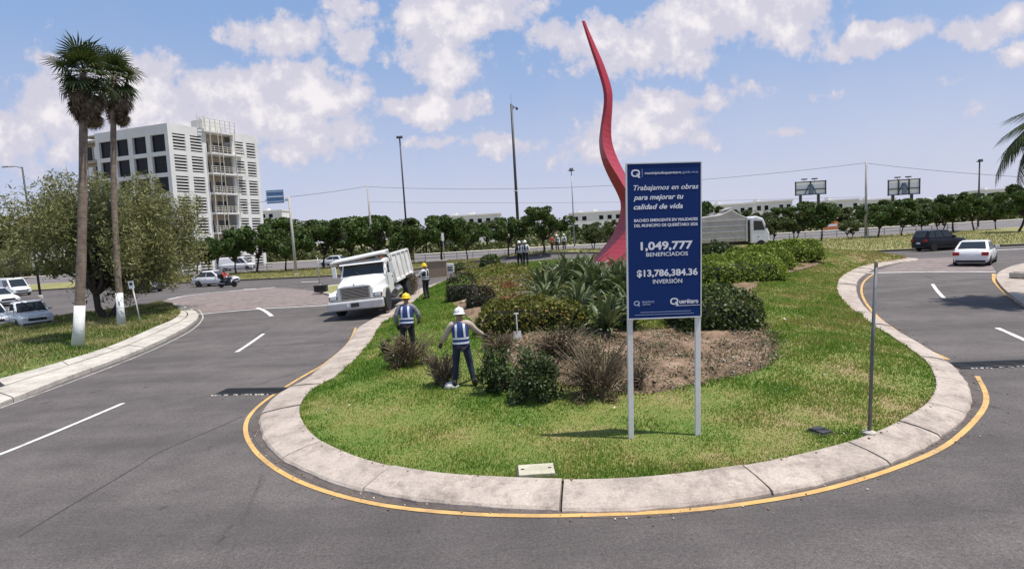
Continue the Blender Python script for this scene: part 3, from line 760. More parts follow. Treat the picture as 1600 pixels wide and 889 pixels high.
def make_tree_meshes(seed, H, cr, ch, zc, nleaf, lsize, mat, tr=.14, nclump=30, csize=.8, stems=1, barkmat=None, aspect=.55, lean=.1, drop=0, fork=.45, shift=(0, 0), cut=False):
    rnd = random.Random(seed)
    pts, c = crown_points(nleaf, seed, H, cr, ch, zc, nclump, csize, drop=drop)
    pts[:, 0] += shift[0]; pts[:, 1] += shift[1]; c[:, 0] += shift[0]; c[:, 1] += shift[1]
    if cut: pts = pts[~((pts[:, 0] < -1.6) & (pts[:, 2] < 2.4+.5*np.sin(pts[:, 0]*3+pts[:, 1])-.3*(pts[:, 0]+1.6)))]; pts = pts[pts[:, 2] > .95+.35*np.sin(pts[:, 0]*2.2)+.25*np.sin(pts[:, 0]*5.1+pts[:, 1]*3)+.5*(pts[:, 0] > .5)]
    v, f = leaves(pts, lsize, aspect); cm = npmesh('crown', v, f, mat)
    mb = MB()
    for s in range(stems):
        a = 2*math.pi*s/stems+rnd.random(); sp = .0 if stems == 1 else .18
        b0 = Vector((sp*math.cos(a), sp*math.sin(a), -.15)); hf = zc*fork*rnd.uniform(.85, 1.15)
        fk = Vector((b0.x*3+rnd.uniform(-lean, lean)*H*.2, b0.y*3+rnd.uniform(-lean, lean)*H*.2, hf))
        mid = b0.lerp(fk, .5)+Vector((rnd.uniform(-.1, .1), rnd.uniform(-.1, .1), 0))
        mb.tube([b0, b0+Vector((0, 0, .25)), mid, fk], [tr*1.35, tr, tr*.85, tr*.7], 9)
        sel = [c[k] for k in range(len(c)) if k % stems == s][:16]
        limbs(mb, fk, sel, tr*.55, rnd, .25*cr/2.5)
    tm = mb.mesh('trunk', barkmat or BARK, True); return tm, cm
def tree(name, meshes, loc, rz, sc, label, group=None, cat='tree'):
    t = thing(name, label, cat, loc, rz, group); t.scale = sc if isinstance(sc, tuple) else (sc, sc, sc)
    meshobj('trunk', meshes[0], t); meshobj('crown', meshes[1], t); return t
# --- big feathery pepper tree on the left corner
p = lt(168, 500)
big = make_tree_meshes(11, 8.4, 4.2, 3.0, 4.7, 62000, .21, LEAF_T, .17, 110, .95, 3, DBARK, .24, .25, drop=1.7, fork=.32, shift=(-.75, 2.0), cut=True)
tree('pepper_tree', big, p, 0, (1.06, 1.0, 1.04), 'big feathery grey green tree with several dark stems behind the two tall palms')
p = lt(40, 470)
big2 = make_tree_meshes(15, 7, 3.4, 2.3, 3.9, 16000, .2, LEAF_T, .15, 40, .9, 2, DBARK, .3, .2, drop=.8, fork=.4)
tree('pepper_tree', big2, at(20, 437), 1.4, 1.0, 'drooping grey green tree at the far left edge behind the white vans')
# --- fan palms with a skirt of dead leaves
def fan_leaf(mat, seed, L=1.25, dead=False):
    r = random.Random(seed); mb = MB(); n = 22; st = .75
    mb.tube([(0, 0, 0), (0, st*.5, .05), (0, st, 0)], [.022, .018, .014], 5)
    for k in range(n):
        a = (k/(n-1)-.5)*math.pi*(1.45 if not dead else .7); l = (L-.35)*(1-.22*abs(k/(n-1)-.5)*2)*r.uniform(.85, 1.1)
        d = Vector((math.sin(a), math.cos(a), 0)); w = Vector((math.cos(a), -math.sin(a), 0))*.036
        b = Vector((0, st, 0)); m = b+d*l*.6+Vector((0, 0, .03)); t = b+d*l+Vector((0, 0, -.28*r.uniform(.4, 1.3)*l))
        mb.add([b-w*.4, b+w*.4, m+w, m-w], [(0, 1, 2, 3)]); mb.add([m-w, m+w, t], [(0, 1, 2)])
    return mb.mesh('frond', mat, fix=False)
FAN = [fan_leaf(PALML, s) for s in range(3)]; FAND = [fan_leaf(PALMD, 9+s, 1.2, True) for s in range(2)]
def fan_palm(base, topx, label, crown_r, skirt, white_h, seed, lean_pts, r0):
    rnd = random.Random(seed); base = Vector(base); t = thing('fan_palm', label, 'palm tree', base, 0, 'fan palms on the left corner')
    tp = Vector(topx)-base; H = tp.z; 
    pts = [Vector((tp.x*f+lean_pts*math.sin(math.pi*f)*.5, tp.y*f, H*f-.1*(f == 0))) for f in np.linspace(0, 1, 14)]
    mb = MB(); rad = [r0*(1.25 if i == 0 else 1-.28*i/13)*(1+.05*math.sin(i*2.1)) for i in range(14)]
    mb.tube(pts, rad, 14); tk = mb.obj('trunk', PBARK, t, True)
    # leaf-scar rings
    rg = MB(); nr = int(H*4.2)
    for k in range(nr):
        f = (k+.5)/nr; q = f*13; i = min(12, int(q)); p = pts[i].lerp(pts[i+1], q-i); r_ = rad[i]+(rad[i+1]-rad[i])*(q-i)
        rg.lathe([(r_*.98, -.02), (r_*1.045, 0), (r_*.98, .03)], 12, p)
    tag(rg.obj('scar_rings', PBARK, tk, True), kind='stuff')
    wp = MB(); fs = [0, .5, 1]; wpts = []
    for f in fs:
        g = f*white_h/H*13; i = int(g); wpts.append(pts[i].lerp(pts[i+1], g-i)+Vector((0, 0, .1*(f == 0))))
    wp.tube(wpts, [r0*1.3, r0*1.06, r0*1.04], 14); wp.obj('lime_band', LIME, t, True)
    apex = pts[-1]
    for k in range(30):
        u = k/29; el = R(78-u*132+rnd.uniform(-9, 9)); az = k*2.399+rnd.uniform(-.2, .2)
        o = meshobj('frond', FAN[k % 3], t, apex+Vector((0, 0, -.15*u)))
        o.rotation_euler = Euler((el, rnd.uniform(-.3, .3), az)); s = crown_r*rnd.uniform(.36, .58); o.scale = (s, s, s)
    for k in range(46):
        u = k/45; az = k*2.399+rnd.uniform(-.3, .3); el = R(-52-30*min(1, u*1.6)+rnd.uniform(-8, 8))
        o = meshobj('dead_frond', FAND[k % 2], t, apex+Vector((0, 0, -.25-u*skirt*.62)))
        o.rotation_euler = Euler((el, rnd.uniform(-.4, .4), az)); s = rnd.uniform(.62, .85)*(crown_r/1.5)*(1-.25*u); o.scale = (s*.8, s, s)
    return t
b1 = lt(122, 540); d1 = depth_of(b1); a1 = at_d(130, 112, d1)
b2 = lt(190, 508); d2 = depth_of(b2); a2 = at_d(178, 118, d2)
fan_palm(b1, a1, 'taller front palm at left with fuller green crown and long white painted base', 1.75, 1.75, 62/ppm(b1), 3, .15, .17)
fan_palm(b2, a2, 'slimmer leaning palm with narrow brown skirt, right of the taller palm', 1.75, 2.2, 50/ppm(b2), 5, -.35, .15)
# --- right palm (feather palm leaning into the frame)
def feather(seed):
    r = random.Random(seed); mb = MB(); L = 3.0; n = 34; P = [Vector((0, L*.62*f+0, .95*math.sin(f*2.35)*1.0-1.1*f*f*f)) for f in np.linspace(0, 1, n)]
    mb.tube(P[::3]+[P[-1]], [.035*(1-.8*i/len(P[::3])) for i in range(len(P[::3])+1)], 5)
    for i in range(3, n):
        f = i/n; l = .75*math.sin(math.pi*(.12+.8*f))+.12
        for s in (-1, 1):
            for rep in (0, 1):
                a = P[i].lerp(P[max(i-1, 0)], rep*.5); d = (P[i]-P[i-1]).normalized()
                side = Vector((s, 0, 0)); t = a+side*l*.5*r.uniform(.7, 1.1)+d*l*.35+Vector((0, 0, -l*.75*r.uniform(.8, 1.15))); m = a.lerp(t, .45)+Vector((0, 0, .1*l)); w = d*.022
                mb.add([a-w, a+w, m+w, m-w], [(0, 1, 2, 3)]); mb.add([m-w, m+w, t], [(0, 1, 2)])
    return mb.mesh('frond', PALML, fix=False)
FE = [feather(s) for s in range(2)]
def queen_palm(base, H, label):
    t = thing('feather_palm', label, 'palm tree', base); base = Vector(base)
    pts = [Vector((.2*math.sin(f*2), 0, H*f-.1*(f == 0))) for f in np.linspace(0, 1, 10)]
    MB().tube(pts, [.24-.012*i for i in range(10)], 12).obj('trunk', PBARK, t, True)
    MB().tube([pts[-1]-Vector((0, 0, .2)), pts[-1]+Vector((0, 0, .4)), pts[-1]+Vector((0, 0, .9))], [.13, .15, .05], 10).obj('crown_shaft', PALML, t, True)
    rnd = random.Random(2)
    for k in range(28):
        el = R(48-70*k/27); o = meshobj('frond', FE[k % 2], t, pts[-1]+Vector((0, 0, .5))); o.rotation_euler = Euler((el, rnd.uniform(-.25, .25), k*2.399+.7)); s = rnd.uniform(1.05, 1.25); o.scale = (s, s, s)
qb = Vector((19.75, 19.0, .15)); queen_palm(qb, 4.75, 'feather palm with drooping fronds reaching in at the right edge')
# --- rows of street trees far behind
VAR = [make_tree_meshes(31+k, 6, [2.7, 2.4, 3.0, 2.3][k], [1.6, 1.7, 1.5, 1.8][k], [3.6, 3.7, 3.5, 3.8][k], 4800, .33, LEAF_D, .13, 24, .64, 1, DBARK, .6, .35) for k in range(4)]
VAR2 = [make_tree_meshes(51+k, 6, [2.6, 2.4][k], [1.5, 1.9][k], [3.5, 3.5][k], 3600, .33, LEAF_D2, .12, 22, .6, 2, DBARK, .6, .5) for k in range(2)]
def far_tree(px, ybase, ytop, olive=0, wide=1.0, depth=None, label=None, k=None, group='trees along the far road', float_=0):
    q = at(px, ybase) if depth is None else at_d(px, ybase, depth)
    h = (ybase-ytop)/ppm(q); rnd = random.Random(int(px*7+ybase)); i = rnd.randrange(4) if k is None else k
    ms = (VAR2 if olive else VAR)[i % (2 if olive else 4)]; s = h/6.05
    z = float(gz(q.x, q.y))+.08; h = max(2.5, at_d(px, ytop, depth_of(q)).z-z)*rnd.uniform(.86, 1.06); s = h/6.05
    t = tree('street_tree', ms, (q.x, q.y, z), rnd.random()*6.28, (s*wide*.95, s*wide*.95, s), label or 'tree', group); return t
def tlabel(desc): return desc
FT = [(325,414,352,0,.8,'small dark tree right of the pepper tree on the verge behind the white sedan'),
      (306,412,358,0,.9,'low dark tree half behind the right edge of the pepper tree'),
      (400,412,326,0,1.0,'dark tree beside the right edge of the white louvred building'),
      (368,414,350,0,.85,'dark tree in front of the foot of the louvred building'),
      (446,420,336,0,.95,'dark tree left of the sign gantry post with leaning stem'),
      (505,412,340,0,1.0,'dark tree above the white hatchback on the far road'),
      (548,408,326,0,1.05,'tall dark tree left of the bare pole behind the truck bed'),
      (592,408,320,0,1.0,'tall dark tree right of the bare pole behind the truck bed'),
      (640,404,336,0,1.0,'dark tree at the foot of the double lamp pole'),
      (690,402,318,0,1.05,'broad dark tree with two thin stems, between lamp pole and tall mast'),
      (730,401,324,0,.8,'dark tree with pale wall showing to its right, left of the tall mast'),
      (795,402,322,0,1.0,'dark tree at the foot of the tall mast above the two workers'),
      (850,398,311,0,1.15,'largest round dark tree in the centre, beside the far pedestrians'),
      (958,392,326,1,1.0,'thin olive tree directly left of the red sculpture base'),
      (928,392,348,1,1.2,'low olive bush tree left of the red sculpture'),
      (1112,388,298,0,1.0,'dark tree rising just right of the blue sign above the grey truck'),
      (1205,378,332,1,1.1,'olive tree right of the white cab of the grey truck'),
      (1243,377,318,1,1.0,'olive tree in front of the left rooftop billboard'),
      (1283,378,306,0,1.0,'dark tree under the left rooftop billboard by the orange panel'),
      (1328,372,340,1,1.2,'olive tree with spread stems right of the orange panel'),
      (1372,370,316,0,1.2,'dark tree between the bare pole and the right rooftop billboard'),
      (1408,368,322,0,1.0,'dark tree below the right rooftop billboard'),
      (1440,366,318,0,1.0,'dark tree behind the roof of the black car'),
      (1490,362,292,0,1.0,'dark tree left of the right hand lamp pole'),
      (1522,361,300,0,1.0,'dark tree at the foot of the right hand lamp pole behind the white sedan'),
      (1556,360,306,0,.9,'dark tree between the right lamp pole and the big edge tree'),
      (1592,364,272,0,1.15,'large dark tree at the right edge under the drooping palm fronds'),
      (1470,362,318,1,1.0,'olive tree right behind the black car bonnet')]
for (px, yb, yt, ol, wd_, lab) in FT:
    d = None
    if px > 1000: d = None
    q = at(px, yb)
    if q.y > 74.5:                     # never in the carriageway of the far road: back on to the verge
        dd = 70+random.random()*4; far_tree(px, yb, yt, ol, wd_, dd, lab)
    else: far_tree(px, yb, yt, ol, wd_, None, lab)
# second row beyond the far road
FT2 = [(20,405,330),(345,408,345),(420,404,338),(470,402,346),(525,400,338),(570,399,336),(615,396,340),(665,394,338),(715,393,340),(770,390,345),(820,388,345),(905,383,352),(940,381,345),(1000,378,340),(1130,372,330),(1170,369,330),(1225,366,322),(1265,364,314),(1310,361,324),(1350,359,318),(1395,357,310),(1425,356,312),(1460,354,306),(1505,352,302),(1540,350,304),(1575,348,298),(1620,346,290)]
near_ = ['at the far left edge behind the vans','behind the white louvred building foot at left','between the louvred building and the gantry post','directly behind the gantry post','above the white hatchback on the far road','behind the bare pole at left','right of the bare pole behind the truck bed','behind the double lamp pole','behind the broad verge tree','by the pale wall left of the mast','behind the tall mast','right of the tall mast','beside the single floodlight pole','between the floodlight pole and the red sculpture','hidden behind the red sculpture and sign','just above the grey truck body','above the white cab of the grey truck','left of the left rooftop billboard','below the left rooftop billboard','right of the orange panel','at the bare pole on the right','left of the right rooftop billboard','below the right rooftop billboard','behind the black car','left of the right lamp pole','behind the white sedan at right','at the far right edge behind the palm']
B2L = ['%s tree beyond the far road, %s' % (('olive' if i % 3 == 0 else 'dark green'), q) for i, q in enumerate(near_)]
for i, (px, yb, yt) in enumerate(FT2):
    dp = 118+(i*37 % 17); q = at_d(px, yb, dp); h = max(3, at_d(px, yt, dp).z+.1); ms = (VAR2 if i % 3 == 0 else VAR)[i % 2]; s = h/5.6
    tree('background_tree', ms, (q.x, q.y, -.1), i*1.7, (s*1.6, s*1.6, s*1.03), B2L[i], 'trees beyond the far road')
def scrub_belt():
    n = 34000; x = rng.random(n)*420-200; y = 116+rng.random(n)**1.5*40; h = (1.6+2.2*rng.random(n)**2)*(1.1+.5*np.sin(x*.21)+.4*np.sin(x*.57+1)).clip(.4, 1.7)
    P = np.stack([x, y, h*rng.random(n)], 1); v, f = leaves(P, .75, .7)
    tag(meshobj('scrub_belt', npmesh('scrub_belt', v, f, LEAF_D2)), 'dense belt of low scrub beyond the far road', 'scrub', kind='stuff')
scrub_belt()

# --- island planting
def mound_plant(name, label, cat, px, hpx, rx, ry, n, lsize, mat, core=CORE, box=False, aspect=.6, group=None, rz=0, yf=0, flatk=.0, twigs=0):
    """clipped or loose shrub: rx, ry in metres; height from pixels"""
    p = it(*px); h = hpx/ppm(p); p = Vector((p.x, p.y+ry*.7, 0)); p.z = top(p.x, p.y)
    t = thing(name, label, cat, p, rz, group)
    if box:
        q = rng.random((n, 3))*2-1; sel = rng.random(n)
        q[sel < .5, 2] = 1-.12*rng.random((sel < .5).sum()); q = np.sign(q)*np.abs(q)
        m2 = sel >= .5; ax = (rng.random(n) < rx/(rx+ry)); q[m2 & ax, 1] = np.sign(q[m2 & ax, 1]); q[m2 & ~ax, 0] = np.sign(q[m2 & ~ax, 0])
        # superellipse plan with soft shoulders
        ang = np.arctan2(q[:, 1], q[:, 0]); rr = np.maximum(np.abs(q[:, 0]), np.abs(q[:, 1])); pw = (np.abs(np.cos(ang))**5+np.abs(np.sin(ang))**5)**(-.2)
        X, Y = rr*pw*np.cos(ang), rr*pw*np.sin(ang); Z = (q[:, 2]+1)/2
        bumpy = 1+.10*np.sin(X*rx*4.1+Y*3)+.07*np.sin(Y*ry*6.3+X*2)
        pts = np.stack([X*rx*(1-.12*Z**3), Y*ry*(1-.12*Z**3), Z*h*bumpy*(1-.28*rr**6)], 1)+rng.normal(size=(n, 3))*.035
        k = .88
        cb = MB(); rings = []
        for z, s in ((-.05, .9), (.1, .93), (.5, .85), (.60, .7)):
            rings.append([(math.cos(a)*rx*s*(abs(math.cos(a))**5+abs(math.sin(a))**5)**-.2, math.sin(a)*ry*s*(abs(math.cos(a))**5+abs(math.sin(a))**5)**-.2, z*h) for a in np.linspace(0, 2*math.pi, 28, endpoint=False)])
        cb.loft(rings).obj('branches', core, t, True)  # solid dark core added inside the leaves to block light, not real branches
    else:
        ncl = max(8, int(n/140)); d = unit(ncl); d[:, 2] = np.abs(d[:, 2]); kk = (.35+.65*rng.random(ncl))[:, None]
        cc = d*kk*np.array([rx*.8, ry*.8, h*.8]); i = rng.integers(0, ncl, n); cs = .34*min(rx, ry, h)
        pts = cc[i]+unit(n)*(cs*(.3+.7*rng.random((n, 1)))); pts[:, 2] = np.abs(pts[:, 2])*(h/max(pts[:, 2].max(), .01))
        cb = MB(); rnd = random.Random(n)
        for k in range(16+twigs):
            a = rnd.random()*6.28; l = rnd.uniform(.55, 1.0); e = Vector((math.cos(a)*rx*l, math.sin(a)*ry*l, h*rnd.uniform(.35, 1.05)))
            cb.tube([(0, 0, 0), e*.5+Vector((rnd.uniform(-.08, .08), rnd.uniform(-.08, .08), .1)), e], [.018, .012, .005], 4)
        cb.obj('branches', TWIG if core is CORED else DBARK, t)
    v, f = leaves(pts, lsize, aspect, .4); meshobj('foliage', npmesh('foliage', v, f, mat), t); return t
mound_plant('box_hedge', 'low clipped hedge with dark shaded face, behind the white shovel', 'hedge', (832,520), 46, 1.75, .8, 5200, .11, LEAF_B, box=True, rz=-.05)
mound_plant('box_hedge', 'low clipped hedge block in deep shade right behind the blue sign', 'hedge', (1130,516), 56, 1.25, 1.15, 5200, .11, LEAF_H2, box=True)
mound_plant('box_hedge', 'long yellow green clipped hedge curving away right of the sign', 'hedge', (1160,440), 36, 2.3, 1.7, 6000, .14, LEAF_H, box=True, rz=.35)
mound_plant('box_hedge', 'second yellow green clipped hedge nearest the grey truck cab', 'hedge', (1192,425), 34, 2.1, 1.2, 5000, .15, LEAF_H, box=True, rz=.5)
mound_plant('box_hedge', 'squared far end block of the yellow green hedges, by the verge', 'hedge', (1248,410), 30, 1.7, 1.2, 4200, .15, LEAF_H, box=True, rz=.2)
mound_plant('broadleaf_shrub', 'dark green loose shrub directly right of the sign below the grey truck', 'shrub', (1130,414), 38, 1.6, 1.0, 2200, .22, LEAF_S)
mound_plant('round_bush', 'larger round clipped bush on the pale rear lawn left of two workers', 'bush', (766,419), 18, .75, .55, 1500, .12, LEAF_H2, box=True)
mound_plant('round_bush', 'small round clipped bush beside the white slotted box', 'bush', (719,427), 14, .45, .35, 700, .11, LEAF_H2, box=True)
mound_plant('loose_shrub', 'leafy dark green shrub with pale tips at the front of the soil bed', 'shrub', (846,634), 86, .74, .55, 4600, .075, LEAF_S)
mound_plant('loose_shrub', 'ragged shrub between the white helmet worker and the leafy front shrub', 'shrub', (782,618), 76, .55, .45, 2600, .075, LEAF_S, CORED)
mound_plant('dry_shrub', 'tangled dry brown shrub with bare stems left of the sign post', 'shrub', (942,632), 100, .95, .6, 4200, .06, DRYL, CORED, twigs=90, aspect=.3)
mound_plant('dry_shrub', 'low dry brush tuft against the left sign post', 'shrub', (1000,612), 46, .3, .3, 700, .05, DRYL, CORED, twigs=30, aspect=.3)
mound_plant('loose_shrub', 'greyish shrub behind the dry shrub in the soil bed', 'shrub', (880,565), 52, 1.1, .6, 2600, .07, DRYL, CORED, twigs=30)
mound_plant('brush_pile', 'pile of cut brown brush in front of the yellow helmet worker', 'brush', (634,578), 56, .85, .5, 4200, .06, DRYL, CORED, twigs=70, aspect=.3)
mound_plant('brush_pile', 'pile of cut dry twigs left of the white helmet worker', 'brush', (692,608), 56, .5, .4, 2600, .055, DRYL, CORED, twigs=60, aspect=.3)
mound_plant('brush_pile', 'pile of green and brown cuttings right of the white helmet worker', 'brush', (780,552), 34, .7, .5, 2000, .06, DRYL, CORED, twigs=40, aspect=.3)
mound_plant('small_shrub', 'little dark green tuft left of the yellow helmet worker', 'shrub', (600,556), 26, .26, .22, 500, .06, LEAF_S)
# dark toppled plants at the edge of the bed on the left
for (px, py, hp, rx, ry, lab) in [(722,470,38,.75,.55,'uprooted dark clump with soil at the left edge of the flower bed'), (752,482,28,.6,.5,'second dark uprooted clump beside the pale cut logs')]:
    mound_plant('uprooted_clump', lab, 'plant clump', (px, py), hp, rx, ry, 1500, .09, leafmat('dark_clump_leaf', (.02, .014, .01), (.04, .03, .018), (.08, .07, .03), .1) if 'dark_clump_leaf' not in MATS else MATS['dark_clump_leaf'], CORE, box=True)
for k, (a, b) in enumerate([((712,468),(733,459)), ((721,475),(742,465)), ((735,481),(757,472))]):
    p, q = it(*a), it(*b); up = Vector((0, 0, .07)); o = thing('cut_log', ['pale cut log lying highest of three at the flower bed edge', 'middle one of three pale cut logs at the flower bed edge', 'lowest and nearest of three pale cut logs at the flower bed edge'][k], 'log', p, 0, 'cut logs by the flower bed')
    d = q-p; MB().tube([up, up+d*.5, up+d], [.055, .05, .045], 8).obj('bark', WOOD, o, True); MB().lathe([(.048, 0), (.05, .01), (.02, .012)], 8, up, (-d).to_track_quat('Z', 'Y').to_matrix()).obj('cut_end', MATS['cut_wood'], o)
# ground cover of the flower bed: uncountable
def bed_cover():
    def fill(P, n, z, lsz, mat, name, lab):
        lo, hi = P.min(0), P.max(0); q = lo+rng.random((n*3, 2))*(hi-lo); q = q[inside(q[:, 0], q[:, 1], P)][:n]
        hgt = z*(.55+.45*np.sin(q[:, 0]*2.3+1)*np.cos(q[:, 1]*1.7))
        pts = np.stack([q[:, 0], q[:, 1], top(q[:, 0], q[:, 1])+.05+hgt.clip(.03)*rng.random(len(q))**.5], 1); v, f = leaves(pts, lsz, .6, .8)
        tag(meshobj(name, npmesh(name, v, f, mat)), lab, 'ground cover', kind='stuff')
    A = poly_px([(745,470),(742,445),(712,425),(740,412),(820,420),(890,425),(930,440),(900,500),(840,492),(760,492)])
    fill(A, 15000, .32, .13, LEAF_B, 'bed_plants', 'low yellow green bedding plants covering the left flower bed')
    B = poly_px([(782,452),(800,447),(818,453),(800,459)], 30); fill(B, 700, .42, .11, LEAF_R, 'red_bedding', 'patch of red leaved bedding plants in the flower bed')
    B2 = poly_px([(770,478),(810,468),(835,474),(800,484)], 30); fill(B2, 900, .42, .11, LEAF_R, 'rusty_bedding', 'rusty leaved bedding plants along the front of the flower bed')
    C = poly_px([(1100,424),(1150,410),(1210,396),(1270,390),(1275,404),(1200,424),(1150,446),(1100,450)])
    fill(C, 5000, .5, .16, LEAF_H, 'hedge_filling', 'yellow green growth filling the gaps between the right hedges')
bed_cover()
# flax / agave clumps, every leaf a part
def sword(seed):
    r = random.Random(seed); mb = MB(); L = 1.0; ks = 6; vs = []
    for i in range(ks+1):
        f = i/ks; w = .034*(math.sin(math.pi*min(1, .22+f*.78))**.8) if i < ks else .002
        y = L*(f-.18*f*f*f); z = .16*math.sin(f*1.6)*L-.22*f**3
        vs += [(-w, y, z+.012), (0, y, z-.008), (w, y, z+.012)]
    for i in range(ks):
        a = i*3; mb.add([], []); 
        mb.f += [(a, a+1, a+4, a+3), (a+1, a+2, a+5, a+4)]; mb.m += [0, 0]
    mb.v = vs; return mb.mesh('leaf', FLAX, fix=False)
SW = [sword(s) for s in range(2)]
FL = [(846,462,.9),(850,492,.9),(862,476,1.0),(905,506,1.05),(948,520,1.05),(985,512,1.05),(880,448,1.0),(925,470,1.15),(962,470,1.15),(985,470,1.1),(925,446,.95),(962,446,.8),(900,440,.95),(985,446,.8)]
FLL = ['outermost flax clump at the far left tip of the spiky bed','flax clump at the lower left tip of the spiky bed over the hedge','flax clump at the left edge of the spiky bed above the clipped hedge','flax clump lowest at left of the spiky bed beside the hedge end','flax clump at the front of the spiky bed','flax clump in front beside the left sign post','flax clump at the upper left of the spiky bed','flax clump in the middle of the spiky bed','flax clump in the middle beside the sign edge','flax clump half hidden by the left sign edge','flax clump at the back of the spiky bed','flax clump at the back under the red sculpture','flax clump at the back left of the spiky bed','flax clump at the back beside the sign']
for k, (px, py, s) in enumerate(FL):
    p = it(px, py); t = thing('flax_plant', FLL[k], 'plant', p, k*1.3, 'flax plants below the red sculpture'); rnd = random.Random(k)
    for j in range(44):
        u = j/43; o = meshobj('leaf', SW[j % 2], t, (rnd.uniform(-.1, .1), rnd.uniform(-.1, .1), .02)); o.rotation_euler = Euler((R(82-68*u+rnd.uniform(-8, 8)), rnd.uniform(-.3, .3), j*2.399)); q = s*rnd.uniform(1.2, 1.85)*(p.y/17)**.5*1.02; o.scale = (q*1.25, q, q)
# pale stones and clods on the soil: uncountable
def clods():
    mb = MB(); rnd = random.Random(5)
    for P, n in ((SOILP, 900), (SOILP3, 160)):
        lo, hi = P.min(0), P.max(0); c = 0
        while c < n:
            x, y = rnd.uniform(lo[0], hi[0]), rnd.uniform(lo[1], hi[1])
            if not inside(x, y, P)[0]: continue
            c += 1; s = rnd.uniform(.015, .05)*(1.5 if rnd.random() < .1 else 1); mb.box((x, y, top(x, y)+.06), (s*1.6, s, s*.8), Euler((rnd.random()*3, rnd.random()*3, rnd.random()*3)).to_matrix(), 0 if rnd.random() < .8 else 1)
    tag(mb.obj('soil_clods', [SOIL, M('pale_stone', (.4, .36, .31), .9)]), 'loose clods and pale stones scattered on the dug soil', 'clods', kind='stuff')
    v = []; n = 9000; P = SOILP; lo, hi = P.min(0), P.max(0); q = lo+rng.random((n*2, 2))*(hi-lo); q = q[inside(q[:, 0], q[:, 1], P)][:n]
    pts = np.stack([q[:, 0], q[:, 1], top(q[:, 0], q[:, 1])+.05+.05*rng.random(len(q))], 1); v, f = leaves(pts, .07, .35, 1.2)
    tag(meshobj('leaf_litter', npmesh('leaf_litter', v, f, DRYL)), 'dry brown leaf litter on the soil bed', 'litter', kind='stuff')
clods()

def weeds():
    P = SOILP; lo, hi = P.min(0), P.max(0); n = 280
    q = lo+rng.random((n*3, 2))*(hi-lo); q = q[inside(q[:, 0], q[:, 1], P)]
    q = q[(q[:, 0] < 2.4) | (rng.random(len(q)) < .35)][:n]; pts = []
    for x, y in q:
        m = rng.integers(12, 60); r_ = rng.uniform(.08, .28); c = rng.normal(size=(m, 3))*np.array([r_, r_, r_*.5]); c[:, 2] = np.abs(c[:, 2])+top(x, y)+.04; c[:, 0] += x; c[:, 1] += y; pts.append(c)
    v, f = leaves(np.vstack(pts), .065, .4, .5); tag(meshobj('weeds', npmesh('weeds', v, f, LEAF_S)), 'small green and grey weeds scattered over the soil bed', 'weeds', kind='stuff')
weeds()
def verge_tufts():
    n = 60000; x = -50+110*rng.random(n); y0 = np.array([yl(q) for q in x])+.5; y = y0+(Y2-.6-y0)*rng.random(n); z = gz(x, y)+.12
    h = .08+.22*rng.random(n)**3; a = rng.random(n)*6.28; e = np.stack([np.cos(a), np.sin(a), 0*a], 1)*.035; c = np.stack([x, y, z], 1); t = c+np.stack([rng.normal(size=n)*.06, rng.normal(size=n)*.06, h], 1)
    v = np.stack([c-e, c+e, t], 1).reshape(-1, 3)
    tag(meshobj('verge_tufts', npmesh('verge_tufts', v, np.arange(3*n).reshape(n, 3), grassmat('verge_tuft', [(.3, (.12, .14, .035)), (.5, (.21, .215, .07)), (.7, (.32, .29, .12))], True, .3))), 'dry olive grass tufts on the far verge', 'grass', kind='stuff')
verge_tufts()
# ---------------------------------------------------------------- lettering
def text_mesh(txt, bold=0.0, shear=0.0, extrude=.0015, name='lettering', mat=None):
    cu = bpy.data.curves.new('t', 'FONT'); cu.body = txt; cu.size = 1; cu.offset = bold; cu.shear = shear; cu.extrude = .004; cu.resolution_u = 3
    o = bpy.data.objects.new('t', cu); COL.objects.link(o); dg = bpy.context.evaluated_depsgraph_get(); dg.update()
    me = bpy.data.meshes.new_from_object(o.evaluated_get(dg)); bpy.data.objects.remove(o); bpy.data.curves.remove(cu)
    me.name = name; me.materials.clear(); me.materials.append(mat); return me
def put_text(txt, x0, x1, zc, hgt, parent, mat, y=-.022, bold=0, shear=0, name='lettering'):
    """fits the text in x0..x1 with the given letter height, upright on a face looking towards -Y"""
    me = text_mesh(txt, bold, shear, name=name, mat=mat); n = len(me.vertices); co = np.empty(n*3, np.float32); me.vertices.foreach_get('co', co); co = co.reshape(-1, 3)
    lo, hi = co.min(0), co.max(0); cap = .73; desc = 0
    sx = (x1-x0)/(hi[0]-lo[0]); sz = hgt/cap
    v = np.stack([x0+(co[:, 0]-lo[0])*sx, y-np.sign(co[:, 2])*.0015, zc+(co[:, 1]-cap/2)*sz], 1).astype(np.float32)
    me.vertices.foreach_set('co', v.ravel()); me.update(); return meshobj(name, me, parent)
